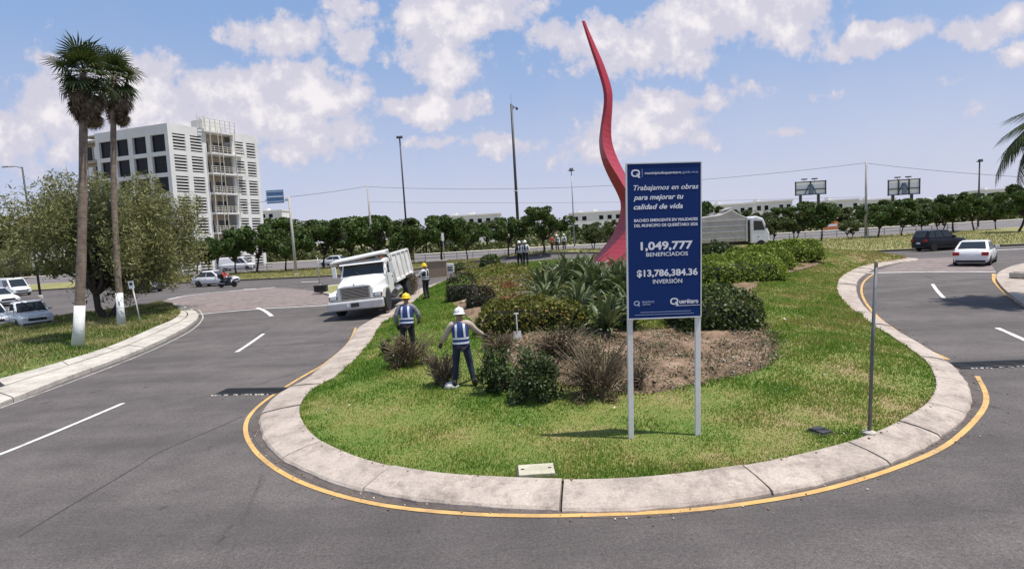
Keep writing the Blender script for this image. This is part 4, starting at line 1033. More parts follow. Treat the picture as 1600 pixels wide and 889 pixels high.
# ---------------------------------------------------------------- sign
PANEL = M('sign_blue', (.005, .028, .135), .5, var=.1, scale=1.5, spec=.2); PRINT = M('sign_white_print', (.80, .80, .80), .5, var=.04); PRINT2 = M('sign_pale_print', (.40, .47, .62), .5, var=.05)
def sign():
    A = at(988, 686, 0, top); B = at(1090, 681, 0, top); ctr = (A+B)/2; d = B-A; rz = math.atan2(d.y, d.x); w = (Vector((d.x, d.y))).length
    t = thing('information_sign', 'tall dark blue municipal information sign on two white posts in the lawn', 'sign', (ctr.x, ctr.y, min(A.z, B.z)), rz)
    def zfor(y):
        lo, hi = 0.0, 8.0
        for _ in range(40):
            m = (lo+hi)/2
            if proj(Vector(t.location)+Vector((0, 0, m)))[1] > y: lo = m
            else: hi = m
        return lo
    z1, z0 = zfor(256), zfor(496)
    t.rotation_euler = (0, R(1.5), rz); k = ppm(ctr); Wd = 115/ppm(t.location+Vector((0, 0, (z0+z1)/2))); Ht = z1-z0; x0 = -Wd/2+.005
    for s in (-1, 1): MB().box((s*(w/2+.012), .035, z1/2-.15), (.085, .05, z1+.25)).obj('post', WPAINT, t, bevel=.006)
    MB().box((0, 0, (z0+z1)/2), (Wd, .016, Ht)).obj('panel', PANEL, t)
    fr = MB()
    for s in (-1, 1): MB().box((s*(Wd/2+.008), .002, (z0+z1)/2), (.016, .034, Ht+.032)).obj('frame', WPAINT, t)
    for z in (z0-.008, z1+.008): MB().box((0, .002, z), (Wd, .034, .016)).obj('frame', WPAINT, t)
    X = lambda f: x0+f*Wd; Z = lambda f: z1-f*Ht
    yf = -.0105
    def T(s, a, b, fy, fh, bold=0, shear=0, m=PRINT): put_text(s, X(a), X(b), Z(fy), fh*Ht, t, m, yf, bold, shear)
    def qlogo(cx, cz, r, m=PRINT):
        q = MB(); n = 20
        ring = [(cx+r*1.05*math.copysign(abs(math.cos(a))**.8, math.cos(a)), yf, cz+r*.86*math.copysign(abs(math.sin(a))**.8, math.sin(a))) for a in np.linspace(0, 2*math.pi, n+1)[:-1]]
        inn = [(cx+(p[0]-cx)*.66, yf, cz+(p[2]-cz)*.62) for p in ring]
        for i in range(n):
            j = (i+1) % n; q.add([ring[i], ring[j], inn[j], inn[i]], [(0, 1, 2, 3)])
        y2 = yf-.0006; q.add([(cx+.15*r, y2, cz-.1*r), (cx+.5*r, y2, cz-.1*r), (cx+1.15*r, y2, cz-1.1*r), (cx+.65*r, y2, cz-1.1*r)], [(0, 1, 2, 3)])
        q.obj('emblem', m, t)
    qlogo(X(.11), Z(.058), .066)
    MB().box((X(.2), yf, Z(.058)), (.006, .002, .12)).obj('divider', PRINT2, t)
    T('municipiodequeretaro', .235, .73, .058, .017, .012); T('.gob.mx', .735, .96, .058, .016, 0, 0, PRINT2)
    T('Trabajamos en obras', .08, .965, .150, .033, .012, .28); T('para mejorar tu', .08, .76, .211, .033, .022, .28); T('calidad de vida', .08, .75, .272, .033, .022, .28)
    T('BACHEO EMERGENTE EN VIALIDADES', .085, .955, .360, .019, .022); T('DEL MUNICIPIO DE QUERÉTARO 2026', .085, .955, .393, .019, .022)
    T('1,049,777', .17, .885, .525, .052, .03); T('BENEFICIADOS', .245, .82, .582, .026, .01)
    T('$13,786,384.36', .115, .955, .703, .043, .03); T('INVERSIÓN', .335, .74, .76, .028, .008)
    qlogo(X(.11), Z(.9), .045, PRINT2); T('MUNICIPIO DE', .185, .35, .893, .012, .01, 0, PRINT2); T('QUERETARO', .185, .30, .910, .010, .01, 0, PRINT2)
    qlogo(X(.63), Z(.895), .062); T('uerétaro', .70, .965, .896, .030, .022)
    MB().box((X(.82), yf, Z(.925)), (.34*Wd, .002, .007)).obj('underline', PRINT, t)
    for fy, a, b in ((.962, .16, .86), (.978, .08, .9)): MB().box((X((a+b)/2), yf, Z(fy)), ((b-a)*Wd, .002, .006)).obj('rule', PRINT2, t)
sign()
# ---------------------------------------------------------------- red sculpture
REDP = M('red_sculpture_paint', (.36, .013, .026), .45, var=.08, scale=.5, coat=.05, dirt=.1, dirtc=(.2, .03, .04))
def sculpture():
    D = 35.0
    rows = [(33,909,911,914),(50,914,917,921),(75,922,926,932),(105,932,937,945),(140,942,947,956),(165,943,948,957),(200,938,942,955),(225,936,942,957),(250,940,950,966),(275,950,965,979),(300,963,980,994),(320,970,990,1004),(345,966,993,1010),(370,955,992,1020),(395,935,990,1036),(416,914,988,1050)]
    rows = smooth_curve(np.array(rows, float)[:, [1, 0, 2, 3]], 46); base = at_d(980, 414, D); base.z = top(base.x, base.y)
    t = thing('ribbon_sculpture', 'tall twisting red steel ribbon sculpture rising behind the blue sign', 'sculpture', base)
    rings = []
    for L, y, F, Rr in rows:
        w = (Rr-L)*D/FPX; f = max(0, min(1, (y-190)/60))
        P = [at_d(L, y, D+.1*w), at_d(F, y, D-(.2+.75*f)*w-.05), at_d(Rr, y, D+.5*w*(1+.6*f)), at_d((L+Rr)/2+.15*(Rr-L), y, D+.75*w+.1)]
        rings.append([p-base for p in P])
    for p in rings[-1]: p.z = -.3
    o = MB().loft(rings).obj('ribbon', REDP, t, smooth=False)
    MB().box((0.1, .3, .05), (6.2, 2.6, .35)).obj('plinth', CONC2, t, bevel=.03)
sculpture()
# ---------------------------------------------------------------- poles and cables
CONCP = M('pole_concrete', (.42, .40, .37), .85, var=.15, scale=4, dirt=.3)
def grounded(px, ybase, depth):
    q = at_d(px, ybase, depth); q.z = float(gz(q.x, q.y))+.1; return q
TOPS = {}
def pole(name, label, base, toppx, r, mat, head=None, group=None, cat='pole'):
    d = depth_of(base); tp = at_d(*toppx, d); H = tp.z-base.z
    t = thing(name, label, cat, base, 0, group); TOPS[label] = Vector((base.x, base.y, tp.z))
    MB().tube([(0, 0, -.1), (0, 0, H*.5), (0, 0, H)], [r, r*.85, r*.65], 10).obj('shaft', mat, t, True)
    MB().lathe([(r*2, -.1), (r*2, .12), (r*1.3, .2)], 10).obj('footing', CONC2, t)
    if head: head(t, H, r, d)
    return t
def lamp_arm(dx, L=1.2):
    def f(t, H, r, d):
        MB().tube([(0, 0, H-.1), (dx*L*.5, 0, H+.08), (dx*L, 0, H+.1)], r*.45, 6).obj('arm', STEEL, t)
        MB().box((dx*(L+.3), 0, H+.1), (.75, .28, .12), top=(.8, .7)).obj('luminaire', STEEL, t, bevel=.03)
    return f
def flood(n=2, s=1.0):
    def f(t, H, r, d):
        MB().box((0, 0, H), (.9*s, .1, .1)).obj('crossbar', DSTEEL, t)
        for k in range(n): MB().box(((k-(n-1)/2)*.55*s, -.12, H+.14*s), (.5*s, .35*s, .3*s), Matrix.Rotation(R(-25), 3, 'X')).obj('floodlight', DSTEEL, t, bevel=.02)
    return f
def mast_head(t, H, r, d):
    MB().tube([(0, 0, H-.1), (0, 0, H+1.5)], [.03, .015], 5).obj('aerial', STEEL, t)
    MB().tube([(0, 0, H-.9), (.35, 0, H-.5), (.75, 0, H-.45)], .05, 6).obj('camera_arm', DSTEEL, t)
    MB().lathe([(.02, .1), (.16, .06), (.18, -.1), (.08, -.26)], 10, (.75, 0, H-.6)).obj('dome_camera', DSTEEL, t)
    MB().box((.2, 0, H-.35), (.4, .2, .2)).obj('antenna_box', STEEL, t)
    MB().lathe([(r*1.4, 0), (r*1.4, .12)], 10, (0, 0, H*.43)).obj('collar', WPAINT, t)
    MB().box((0, -.2, H*.2), (.5, .25, 1.1)).obj('control_box', WPAINT, t, bevel=.02)
def gantry_head(t, H, r, d):
    k = FPX/d; MB().tube([(0, 0, H-.4), (-40/k*.5, 0, H-.35), (-40/k*.9, 0, H-.3)], .1, 8).obj('arm', STEEL, t)
    bx = MB(); cx = -20/k; W_, H_ = 27/k, 20/k
    MB().box((cx, -.12, H+.05), (W_, .06, H_)).obj('sign_board', M('road_sign_blue', (.10, .22, .40), .4), t)
    for z in (-.38, 0, .38): MB().box((cx, -.17, H+.05+z*H_), (W_*.9, .03, .05 if z else .12)).obj('sign_band', PRINT, t)
    for s in (-.5, .5): MB().box((cx+s*W_, -.12, H+.05), (.06, .1, H_+.06)).obj('sign_edge', PRINT, t)
pole('sign_gantry', 'grey post holding a blue road sign on a short arm', at(463,430), (454,308), .17, CONCP, gantry_head, cat='sign gantry')
pB = grounded(583, 400, 88); pole('utility_pole', 'bare concrete utility pole behind the white truck bed', pB, (577,291), .2, CONCP)
pole('lamp_pole', 'tall dark pole with double floodlight, right of the bare pole', grounded(638, 395, 86), (633,219), .16, DSTEEL, flood(2, .9), cat='lamp pole')
pole('camera_mast', 'tallest dark mast with aerial and dome camera above the trees', grounded(812, 398, 78), (803,168), .24, DSTEEL, mast_head, cat='mast')
pole('lamp_pole', 'thin pale pole with a single black floodlight left of the sculpture', grounded(898, 385, 95), (897,268), .12, STEEL, flood(1, 1.3), cat='lamp pole')
pD = grounded(1353, 372, 72); pole('utility_pole', 'concrete utility pole on the right between the two billboards', pD, (1345,255), .19, CONCP)
pole('lamp_pole', 'dark pole with angled lamp above the trees at right', grounded(1528, 362, 80), (1523,254), .13, DSTEEL, flood(1, 1.0), cat='lamp pole')
pole('street_lamp', 'street lamp with pale arm above the pepper tree at far left', grounded(60, 440, 50), (60,263), .1, DSTEEL, lamp_arm(-1, 1.1), cat='street lamp')
pole('marker_post', 'short pale post with white plate on the verge right of the truck', grounded(694, 402, 62), (693,364), .06, STEEL, lambda t, H, r, d: MB().box((0, -.08, H-.45), (.28, .04, .9)).obj('plate', PRINT, t), cat='post')
pE = Vector((52, 60, 0)); dE = depth_of(pE)
def cable(label, a, b, sag, r=.022):
    a, b = Vector(a), Vector(b); pts = []
    for f in np.linspace(0, 1, 26): p = a.lerp(b, f); p.z -= sag*4*f*(1-f); pts.append(p-a)
    o = MB().tube(pts, r, 5).obj('overhead_cable', BLACK, None, True); o.location = a; tag(o, label, 'cable')
tp = list(TOPS.values()); gA, tB, tD = TOPS['grey post holding a blue road sign on a short arm'], TOPS['bare concrete utility pole behind the white truck bed'], TOPS['concrete utility pole on the right between the two billboards']
cable('overhead cable from the sign gantry to the bare pole', gA+Vector((.1, 0, -.05)), tB+Vector((0, 0, -.1)), .1)
cable('long overhead cable between the two utility poles behind the sculpture', tB+Vector((0, 0, -.2)), tD+Vector((0, 0, -.1)), 1.5)
rt = at_d(1680, 281, 60); cable('overhead cable running right from the right utility pole', tD+Vector((0, 0, -.15)), rt, .25)
cable('lower thin cable sagging below the long overhead cable', tB+Vector((0, 0, -2.6)), at_d(1345, 308, 72), .4, .015)
lft = at_d(330, 322, 92); cable('cable from the sign gantry past the louvred building', lft, gA+Vector((-.1, 0, -.2)), .2)
# thin pole at the island rim, and the little sign on the left lawn
def rim_pole():
    b = it(1358, 679); t = thing('slim_pole', 'slim dark grey pole standing at the right rim of the lawn', 'pole', b); d = depth_of(b); H = at_d(1362, 404, d).z-b.z
    MB().tube([(0, 0, -.1), (.04, 0, H*.5), (.09, 0, H-.10)], [.026, .026, .024], 10).obj('shaft', M('weathered_steel', (.16, .165, .17), .6, .4, var=.3, scale=5), t, True)
    MB().tube([(.09, 0, H-.10), (.093, 0, H)], [.027, .027], 10).obj('yellow_tip', M('faded_yellow', (.34, .29, .16), .7), t, True)
    MB().lathe([(.11, -.05), (.1, .05), (.05, .07)], 10).obj('footing', CONC2, t)
rim_pole()
def lawn_sign():
    b = lt(220, 505); t = thing('small_sign', 'small white sign on a leaning white post under the pepper tree', 'sign', b); H = 66/ppm(b)
    MB().tube([(0, 0, -.1), (-.12, 0, H*.55), (-.22, 0, H)], .03, 8).obj('post', WPAINT, t, True)
    MB().box((-.21, -.035, H-.16), (.26, .015, .36), Matrix.Rotation(R(-5), 3, 'Y')).obj('plate', PRINT, t); MB().box((-.21, -.045, H-.12), (.15, .006, .13), Matrix.Rotation(R(-5), 3, 'Y')).obj('marking', BLACK, t)
lawn_sign()
# ---------------------------------------------------------------- white louvred building
BW = M('building_white', (.74, .73, .69), .8, var=.05, scale=.4, dirt=.3, dirtc=(.45, .43, .40)); BB = M('building_beige', (.42, .36, .29), .85, var=.15, scale=.5, dirt=.3); RAIL = M('railing_cream', (.60, .57, .48), .6, var=.08)
def building():
    c0 = Vector((-54.6, 90, 0)); zt = at_d(265, 193, depth_of(Vector((-56.6, 90, 20)))).z
    t = thing('louvred_building', 'white multi storey building with louvred windows and open stair balconies', 'building', c0); t.rotation_euler = (0, R(1.4), 0)
    def face(u, L, cols, nrow, slats, pitch=3.42, wh=2.65, top_gap=1.45, tag_=''):
        u = Vector((u[0], u[1], 0)).normalized(); nrm = Vector((u.y, -u.x, 0)); 
        if nrm.y > 0: nrm = -nrm
        F = Matrix((u, -nrm, Vector((0, 0, 1)))).transposed()      # local x along, y inward, z up
        def bx(mb, x0, x1, z0, z1, y0, y1): mb.box(F @ Vector(((x0+x1)/2, (y0+y1)/2, (z0+z1)/2)), (x1-x0, y1-y0, z1-z0), F)
        wall = MB(); e = [0]+[q for c in cols for q in c]+[L]
        for i in range(0, len(e), 2): bx(wall, e[i], e[i+1], 0, zt, 0, .5)
        for (a, b) in cols:
            zz = [zt]+[q for r in range(nrow) for q in (zt-top_gap-r*pitch, zt-top_gap-r*pitch-wh)]+[0]
            for i in range(0, len(zz), 2): bx(wall, a, b, zz[i+1], zz[i], .012, .49)
        wall.obj('wall', BW, t)
        pm = MB(); (a, b) = cols[0]
        cell = {}
        for (a, b) in cols:
            for r in range(nrow):
                z1 = zt-top_gap-r*pitch; p = MB(); bx(p, a, b, z1-wh, z1, .38, .46)
                w = p.obj('window', WGLASS, t)
                if slats:
                    for k in range(5):
                        key = round(b-a, 3)
                        if key not in cell:
                            q = MB(); bx(q, 0, b-a, -.10, .10, .06, .26); cell[key] = q.mesh('slat', BW)
                        meshobj('slat', cell[key], w, F @ Vector((a, 0, z1-.32-k*.5)))
                else:
                    q = MB(); bx(q, a, b, z1-wh*.38, z1-wh*.36, .33, .377); q.obj('transom', BLACK, w)
        return F, bx
    u2 = Vector((.5, .87, 0)).normalized(); L2 = 16.2
    cols = [(.7, 2.75), (3.55, 5.55), (11.5, 13.2), (13.8, 15.6)]; bay = (6.3, 11.0)
    # stair bay opening is built from two separate walls
    F, bx = face((.5, .87), L2, cols[:2]+[bay]+cols[2:], 7, False) if False else (None, None)
    def part_face(x0, L, cs):
        off = u2*x0; n0 = set(t.children)
        r = face((.5, .87), L, cs, 7, True)
        for ch in set(t.children)-n0: ch.location = Vector(ch.location)+off
        return r
    F, bx = part_face(0, bay[0], cols[:2]); part_face(bay[1], L2-bay[1], [(a-bay[1], b-bay[1]) for a, b in cols[2:]])
    m = MB(); bx(m, bay[0], bay[1], 0, zt-.6, 2.0, 2.4); m.obj('stair_wall', BB, t)
    for r in range(7):
        z = zt-4.05-r*3.42; d = MB(); bx(d, bay[0], bay[1]+(1.6 if r < 2 else .4), z-.2, z+.08, -1.0, 2.0); sl = d.obj('balcony', BW, t)
        g = MB(); x1 = bay[1]+(1.6 if r < 2 else .4)
        for zz in (.45, .8, 1.15): bx(g, bay[0], x1, z+zz, z+zz+.07, -.98, -.92)
        for k in range(9): q = bay[0]+(x1-bay[0])*k/8; bx(g, q-.03, q+.03, z+.08, z+1.2, -1.0, -.9)
        g.obj('railing', RAIL, sl)
        dd = MB(); bx(dd, bay[0]+.5, bay[0]+1.4, z+.08, z+2.2, 1.9, 1.99); dd.obj('door', WGLASS, t)
        dd = MB(); bx(dd, bay[0]+2.4, bay[0]+4.0, z+.9, z+2.2, 1.9, 1.99); dd.obj('door', GLASS, t)
    for q in (bay[0]+.1, bay[0]+1.5, bay[0]+2.2, bay[1]-.1): s_ = MB(); bx(s_, q-.04, q+.04, 0, zt+.2, -1.12, -1.04); s_.obj('stair_post', RAIL, t)
    # roof terrace over the stair bay
    m = MB(); bx(m, bay[0]-.6, bay[1]+.2, zt-.55, zt-.2, -.6, 4); m.obj('roof_slab', BW, t)
    g = MB()
    for zz in (.7, 1.3, 1.9): bx(g, bay[0]-1.2, bay[1]+.4, zt+zz-.3, zt+zz-.22, -.6, -.52)
    for k in range(8): q = bay[0]-1.2+(bay[1]-bay[0]+1.6)*k/7; bx(g, q-.04, q+.04, zt-.3, zt+1.7, -.62, -.5)
    g.obj('roof_railing', RAIL, t)
    m = MB(); bx(m, bay[0]+.3, bay[1]-.9, zt-.2, zt+1.9, 1.2, 4.5); m.obj('roof_housing', BW, t, bevel=.05)
    for q in (-.9, .2): m = MB(); bx(m, bay[0]+q-.05, bay[0]+q+.05, zt-.2, zt+2.3, .5, .6); m.obj('roof_mast', RAIL, t)
    # left face
    colsL = [(.8, 4.2), (5.3, 8.6), (9.7, 12.9), (14.0, 17.1)]
    F1, bx1 = face((-.93, .37), 18.0, colsL, 7, False, wh=2.75, top_gap=1.6)
    m = MB(); bx1(m, 18.0, 22.0, 0, zt-1.2, .8, 1.2); m.obj('rear_wall', BB, t)
    for r in range(7): m = MB(); bx1(m, 18.0, 22.0, zt-1.5-r*3.42, zt-1.1-r*3.42, -.1, .8); m.obj('rear_floor', BB, t)
    for r in range(6):
        for q in (18.4, 20.4): m = MB(); bx1(m, q, q+1.2, zt-4.2-r*3.42, zt-2.0-r*3.42, .7, .79); m.obj('rear_window', PRINT if (r+int(q)) % 3 == 0 else WGLASS, t)
    u1 = Vector((-.93, .37, 0)).normalized(); P = [Vector((0, 0, 0)), u2*L2, u2*L2+u1*21.5, u1*21.5]
    MB().prism([p*.985+Vector((-.1, .35, zt-.45)) for p in P], (0, 0, .3)).obj('roof', BB, t)
    MB().prism([p*.97+Vector((-.2, .7, 0)) for p in P], (0, 0, 1)).obj('ground_floor', BB, t)
    bxw = MB(); bx(bxw, L2-.5, L2, 0, zt, .51, 20); bxw.obj('wall', BW, t)
building()
# ---------------------------------------------------------------- far low buildings and rooftop billboards
def far_block(px0, px1, ytop, depth, label, floors=2, nwin=6, dz=0, cat='building'):
    a, b = at_d(px0, ytop, depth), at_d(px1, ytop, depth); W_ = (b-a).length; z = (a.z+b.z)/2
    t = thing('white_building', label, cat, ((a.x+b.x)/2, (a.y+b.y)/2, 0), math.atan2(b.y-a.y, b.x-a.x))
    MB().box((0, 6, z/2-.5), (W_, 12, z+1)).obj('wall', BW, t); MB().box((0, 6, z+.15), (W_+.6, 12.6, .5)).obj('cornice', BW, t)
    pw = MB().box((0, -.02, 0), (W_/nwin*.5, .1, 1.7)).mesh('window', WGLASS)
    for r in range(floors):
        for k in range(nwin): 
            if (k*7+r*3) % 5 != 4: meshobj('window', pw, t, ((k+.5)/nwin*W_-W_/2, 0, z-2.2-r*3.3))
    for k in range(max(1, nwin//3)): MB().box((-W_*.3+k*W_*.3, 5, z+.9), (W_*.09, 3, 1.4)).obj('roof_box', BW, t)
far_block(690, 782, 337, 210, 'pale long building glimpsed between the trees left of the tall mast', 3, 7)
far_block(893, 972, 332, 230, 'pale flat building behind the single floodlight pole', 3, 6)
far_block(1118, 1178, 320, 200, 'low white building with square windows just right of the sign', 3, 5)
far_block(1180, 1238, 315, 205, 'second low white building, left of the left billboard', 3, 5)
far_block(1296, 1342, 313, 205, 'low white building between the left billboard and the utility pole', 3, 4)
far_block(1356, 1400, 312, 215, 'low white building right of the utility pole', 3, 4)
far_block(1425, 1500, 313, 230, 'long pale building right of the right billboard', 3, 6)
far_block(1540, 1600, 296, 240, 'pale building at the right edge beyond the trees', 3, 5)
far_block(405, 440, 330, 260, 'pale building edge right of the louvred building', 3, 3)
far_block(0, 60, 352, 200, 'pale building at the far left edge behind trees', 3, 4)
def billboard(px0, px1, y0, y1, depth, label, nv):
    a, b = at_d(px0, y0, depth), at_d(px1, y0, depth); W_ = (b-a).length; z1 = (a.z+b.z)/2; z0 = at_d((px0+px1)/2, y1, depth).z; H = z1-z0; q = FPX/depth
    t = thing('billboard', label, 'billboard', ((a.x+b.x)/2, (a.y+b.y)/2, 0), math.atan2(b.y-a.y, b.x-a.x))
    MB().box((0, .3, (z0+z1)/2), (W_, .12, H)).obj('panel', M('billboard_back', (.82, .85, .84), .6, var=.05), t)
    for z in (z0, (z0+z1)/2-.1*H, z1): MB().box((0, 0, z), (W_+.4, .3, .28)).obj('rail', DSTEEL, t)
    for k in range(nv): MB().box((-W_/2+W_*k/(nv-1), -.02, (z0+z1)/2), (.3, .34, H+.4)).obj('upright', DSTEEL, t)
    for s in (-.22, .12): MB().box((s*W_, -.2, z1+.9), (1.9, .5, .4)).obj('lamp', DSTEEL, t); MB().box((s*W_, -.1, z1+.5), (.12, .12, .9)).obj('lamp_bracket', DSTEEL, t)
    for s in (-.3, .3): MB().box((s*W_, .8, z0/2), (.7, .7, z0)).obj('leg', DSTEEL, t)
    MB().box((.02*W_, -.1, (z0+z1)/2-.1*H), (1.7, .2, H*.7), top=(.5, 1)).obj('service_box', M('billboard_blue', (.10, .16, .24), .6), t)
    for s in (-.12, .12): MB().box((s*W_, -.05, z0+H*.38), (.2, .2, H*.9), Matrix.Rotation(R(25 if s < 0 else -25), 3, 'Y')).obj('brace', DSTEEL, t)
billboard(1243, 1290, 284, 304, 190, 'rooftop billboard seen from behind, left one of two', 3)
billboard(1388, 1437, 281, 304, 190, 'rooftop billboard seen from behind, right one of two, under an aerial', 4)
def orange_panel():
    p = at(1303, 371); d = depth_of(p); d = 100; a = at_d(1287, 347, d); b = at_d(1309, 347, d); z0 = at_d(1298, 358, d).z
    t = thing('orange_panel', 'orange banner panel on two posts beyond the far road', 'banner', ((a.x+b.x)/2, (a.y+b.y)/2, 0), 0)
    MB().box((0, 0, (a.z+z0)/2), ((b-a).length, .08, a.z-z0)).obj('panel', M('banner_orange', (.75, .22, .06), .6), t); MB().box((.1, -.05, (a.z+z0)/2), ((b-a).length*.8, .02, (a.z-z0)*.3)).obj('print_band', PRINT, t)
    for s in (-1, 1): MB().box((s*(b-a).length*.48, .06, a.z/2), (.1, .1, a.z)).obj('post', WPAINT, t)
orange_panel()
# guard rails along the far edge of the verge
def guard_rail(x0, x1, label):
    y = Y2-1.0; t = thing('guard_rail', label, 'railing', (x0, y, .13)); L = x1-x0
    for z in (.5, .95): MB().box((L/2, 0, z), (L, .05, .07)).obj('rail', STEEL, t)
    pm = MB().box((0, .06, .5), (.07, .07, 1.05)).mesh('post', STEEL)
    for k in range(int(L/2.2)+1): meshobj('post', pm, t, (k*2.2, 0, 0))
guard_rail(30, 62, 'low steel railing along the far road at right'); guard_rail(-58, -33, 'low steel railing along the far road at left'); guard_rail(-14, 6, 'low steel railing along the far road behind the two workers')
# low brown wall and white slotted box near the truck
def low_wall():
    a, b = it(672, 432), it(696, 434); k = ppm(a); t = thing('low_wall', 'low brown plastered wall just behind the worker at the truck', 'wall', (a+b)/2, 0)
    w = 30/k; h = 24/k; MB().box((0, 0, h/2), (w, .35, h)).obj('wall', M('brown_render', (.30, .22, .15), .9, var=.2, dirt=.4), t); MB().box((0, 0, h+.04), (w+.1, .45, .08)).obj('coping', CONC2, t)
    c = it(703, 427); k = ppm(c); u = thing('slotted_box', 'small white box with dark slots beside the low brown wall', 'utility box', c); w, h = 13/k, 15/k
    MB().box((0, 0, h/2), (w, .4, h)).obj('case', WPAINT, u, bevel=.02)
    for z in (.35, .62): MB().box((.08*w, -.205, h*z), (w*.6, .01, h*.13)).obj('slot', BLACK, u)
low_wall()
def splitter():
    P = pxcurve([(492,452),(512,446),(540,444),(548,456),(536,463),(512,459)], 40, True, .12); c = P.mean(0); rings = []
    for k, z in ((0, -.03), (0, .13), (.06, .15)): rings.append([tuple(P[i]*(1-k)+c*k)+(z,) for i in range(40)])
    m = MB().loft(rings); tag(m.obj('splitter_island', CONC2), kind='structure'); rings = [[tuple(P[i]*(1-k)+c*k)+(z,) for i in range(40)] for k, z in ((.18, .15), (.3, .19), (.95, .2))]
    tag(MB().loft(rings).obj('splitter_lawn', DRYG), kind='structure')
    q = at(502, 456, .15); t = thing('dark_block', 'dark low block at the tip of the splitter island left of the truck', 'block', q)
    MB().box((0, 0, .22), (.85, .5, .42)).obj('body', BLACK, t, bevel=.04); MB().box((0, 0, .45), (.9, .55, .06)).obj('lid', DSTEEL, t)
    q = at(500, 448, .1); pole('thin_post', 'thin grey post on the splitter island left of the truck', q, (503,402), .05, STEEL, cat='post')
splitter()
def hazard_board():
    q = at_d(640, 390, 74); q.z = .13; k = FPX/74; t = thing('hazard_board', 'yellow and dark striped board at the foot of the double lamp pole', 'sign', q)
    w, h = 13/k, 17/k
    MB().box((0, 0, h/2+.3), (w, .06, h)).obj('board', M('hazard_yellow', (.62, .48, .14), .6, dirt=.3), t)
    for z in (.25, .5, .75): MB().box((0, -.035, .3+h*z), (w, .01, h*.1)).obj('stripe', BLACK, t)
    for s in (-.4, .4): MB().box((s*w, .05, .3), (.07, .06, .8)).obj('leg', DSTEEL, t)
hazard_board()
# spade, white bag
def spade():
    p = it(809, 533); k = ppm(p); h = 44/k; t = thing('shovel', 'white shovel stuck upright in the soil before the low hedge', 'shovel', p)
    MB().tube([(0, 0, h*.35), (0, .02, h*.8)], .018, 8).obj('shaft', WPAINT, t); MB().tube([(-.07, .02, h*.98), (0, .02, h*.99), (.07, .02, h*.98)], .016, 6).obj('grip', WPAINT, t); MB().tube([(0, .02, h*.78), (0, .02, h*.98)], .022, 6).obj('neck', WPAINT, t)
    MB().prism([(-.11, 0, h*.36), (.11, 0, h*.36), (.12, -.02, .08), (.03, -.03, -.03), (-.03, -.03, -.03), (-.12, -.02, .08)], (0, .02, 0)).obj('blade', WPAINT, t)
    p = it(706, 606); t = thing('white_bag', 'crumpled white bag beside the white helmet worker', 'bag', p); r = random.Random(3); mb = MB()
    mb.lathe([(.02, -.01), (.15, 0), (.17, .05), (.13, .11), (.05, .14), (.02, .145)], 14, sc=(1, .7)); mb.v = [(x*(1+r.uniform(-.12, .12)), y*(1+r.uniform(-.12, .12)), z*(1+r.uniform(-.1, .1))) for x, y, z in mb.v]
    mb.obj('sack', M('bag_white', (.68, .67, .63), .7, dirt=.3), t, True); MB().tube([(.02, 0, .13), (.05, .01, .19), (.09, .0, .2)], [.03, .02, .035], 6).obj('knot', MATS['bag_white'], t)
spade()
# ---------------------------------------------------------------- vehicles (local +Y is forward)
def bake(o):
    dg = bpy.context.evaluated_depsgraph_get(); dg.update(); me = bpy.data.meshes.new_from_object(o.evaluated_get(dg)); o.modifiers.clear(); old = o.data; o.data = me; return o
def quad_patch(q, off, u0=0, u1=1, v0=0, v1=1):
    """part of a quad (a,b bottom; d,c top), pushed out along its normal"""
    a, b, c, d = [Vector(p) for p in q]; n = (b-a).cross(d-a).normalized()
    P = lambda u, v: (a*(1-u)+b*u)*(1-v)+(d*(1-u)+c*u)*v+n*off
    return [P(u0, v0), P(u1, v0), P(u1, v1), P(u0, v1)], n
def pane(name, q, parent, mat=None, off=.012, th=.02, **k):
    p, n = quad_patch(q, off, **k); return MB().prism(p, -n*th).obj(name, mat or GLASS, parent)
def wheel(parent, x, y, r, w=.2, rim=None):
    s = 1 if x > 0 else -1; rot = Matrix.Rotation(R(90), 3, 'Y')
    o = MB().lathe([(r*.62, -w/2), (r*.94, -w/2), (r, -w/2+.03), (r, w/2-.03), (r*.94, w/2), (r*.62, w/2)], 24, (0, 0, 0), rot).obj('wheel', RUBBER, parent, False); o.location = (x, y, r)
    MB().lathe([(r*.64, -w*.3), (r*.66, w*.42), (r*.58, w*.44), (r*.5, w*.30), (r*.2, w*.28), (r*.16, w*.42), (.02, w*.43)], 20, (0, 0, 0), rot if s > 0 else Matrix.Rotation(R(-90), 3, 'Y')).obj('rim', rim or RIM, o, True)
    for k in range(5):
        a = k*2*math.pi/5; MB().box((s*w*.36, math.cos(a)*r*.36, math.sin(a)*r*.36), (.03, r*.13, r*.42), Matrix.Rotation(-a+R(90), 3, 'X')).obj('spoke', rim or RIM, o)
    return o
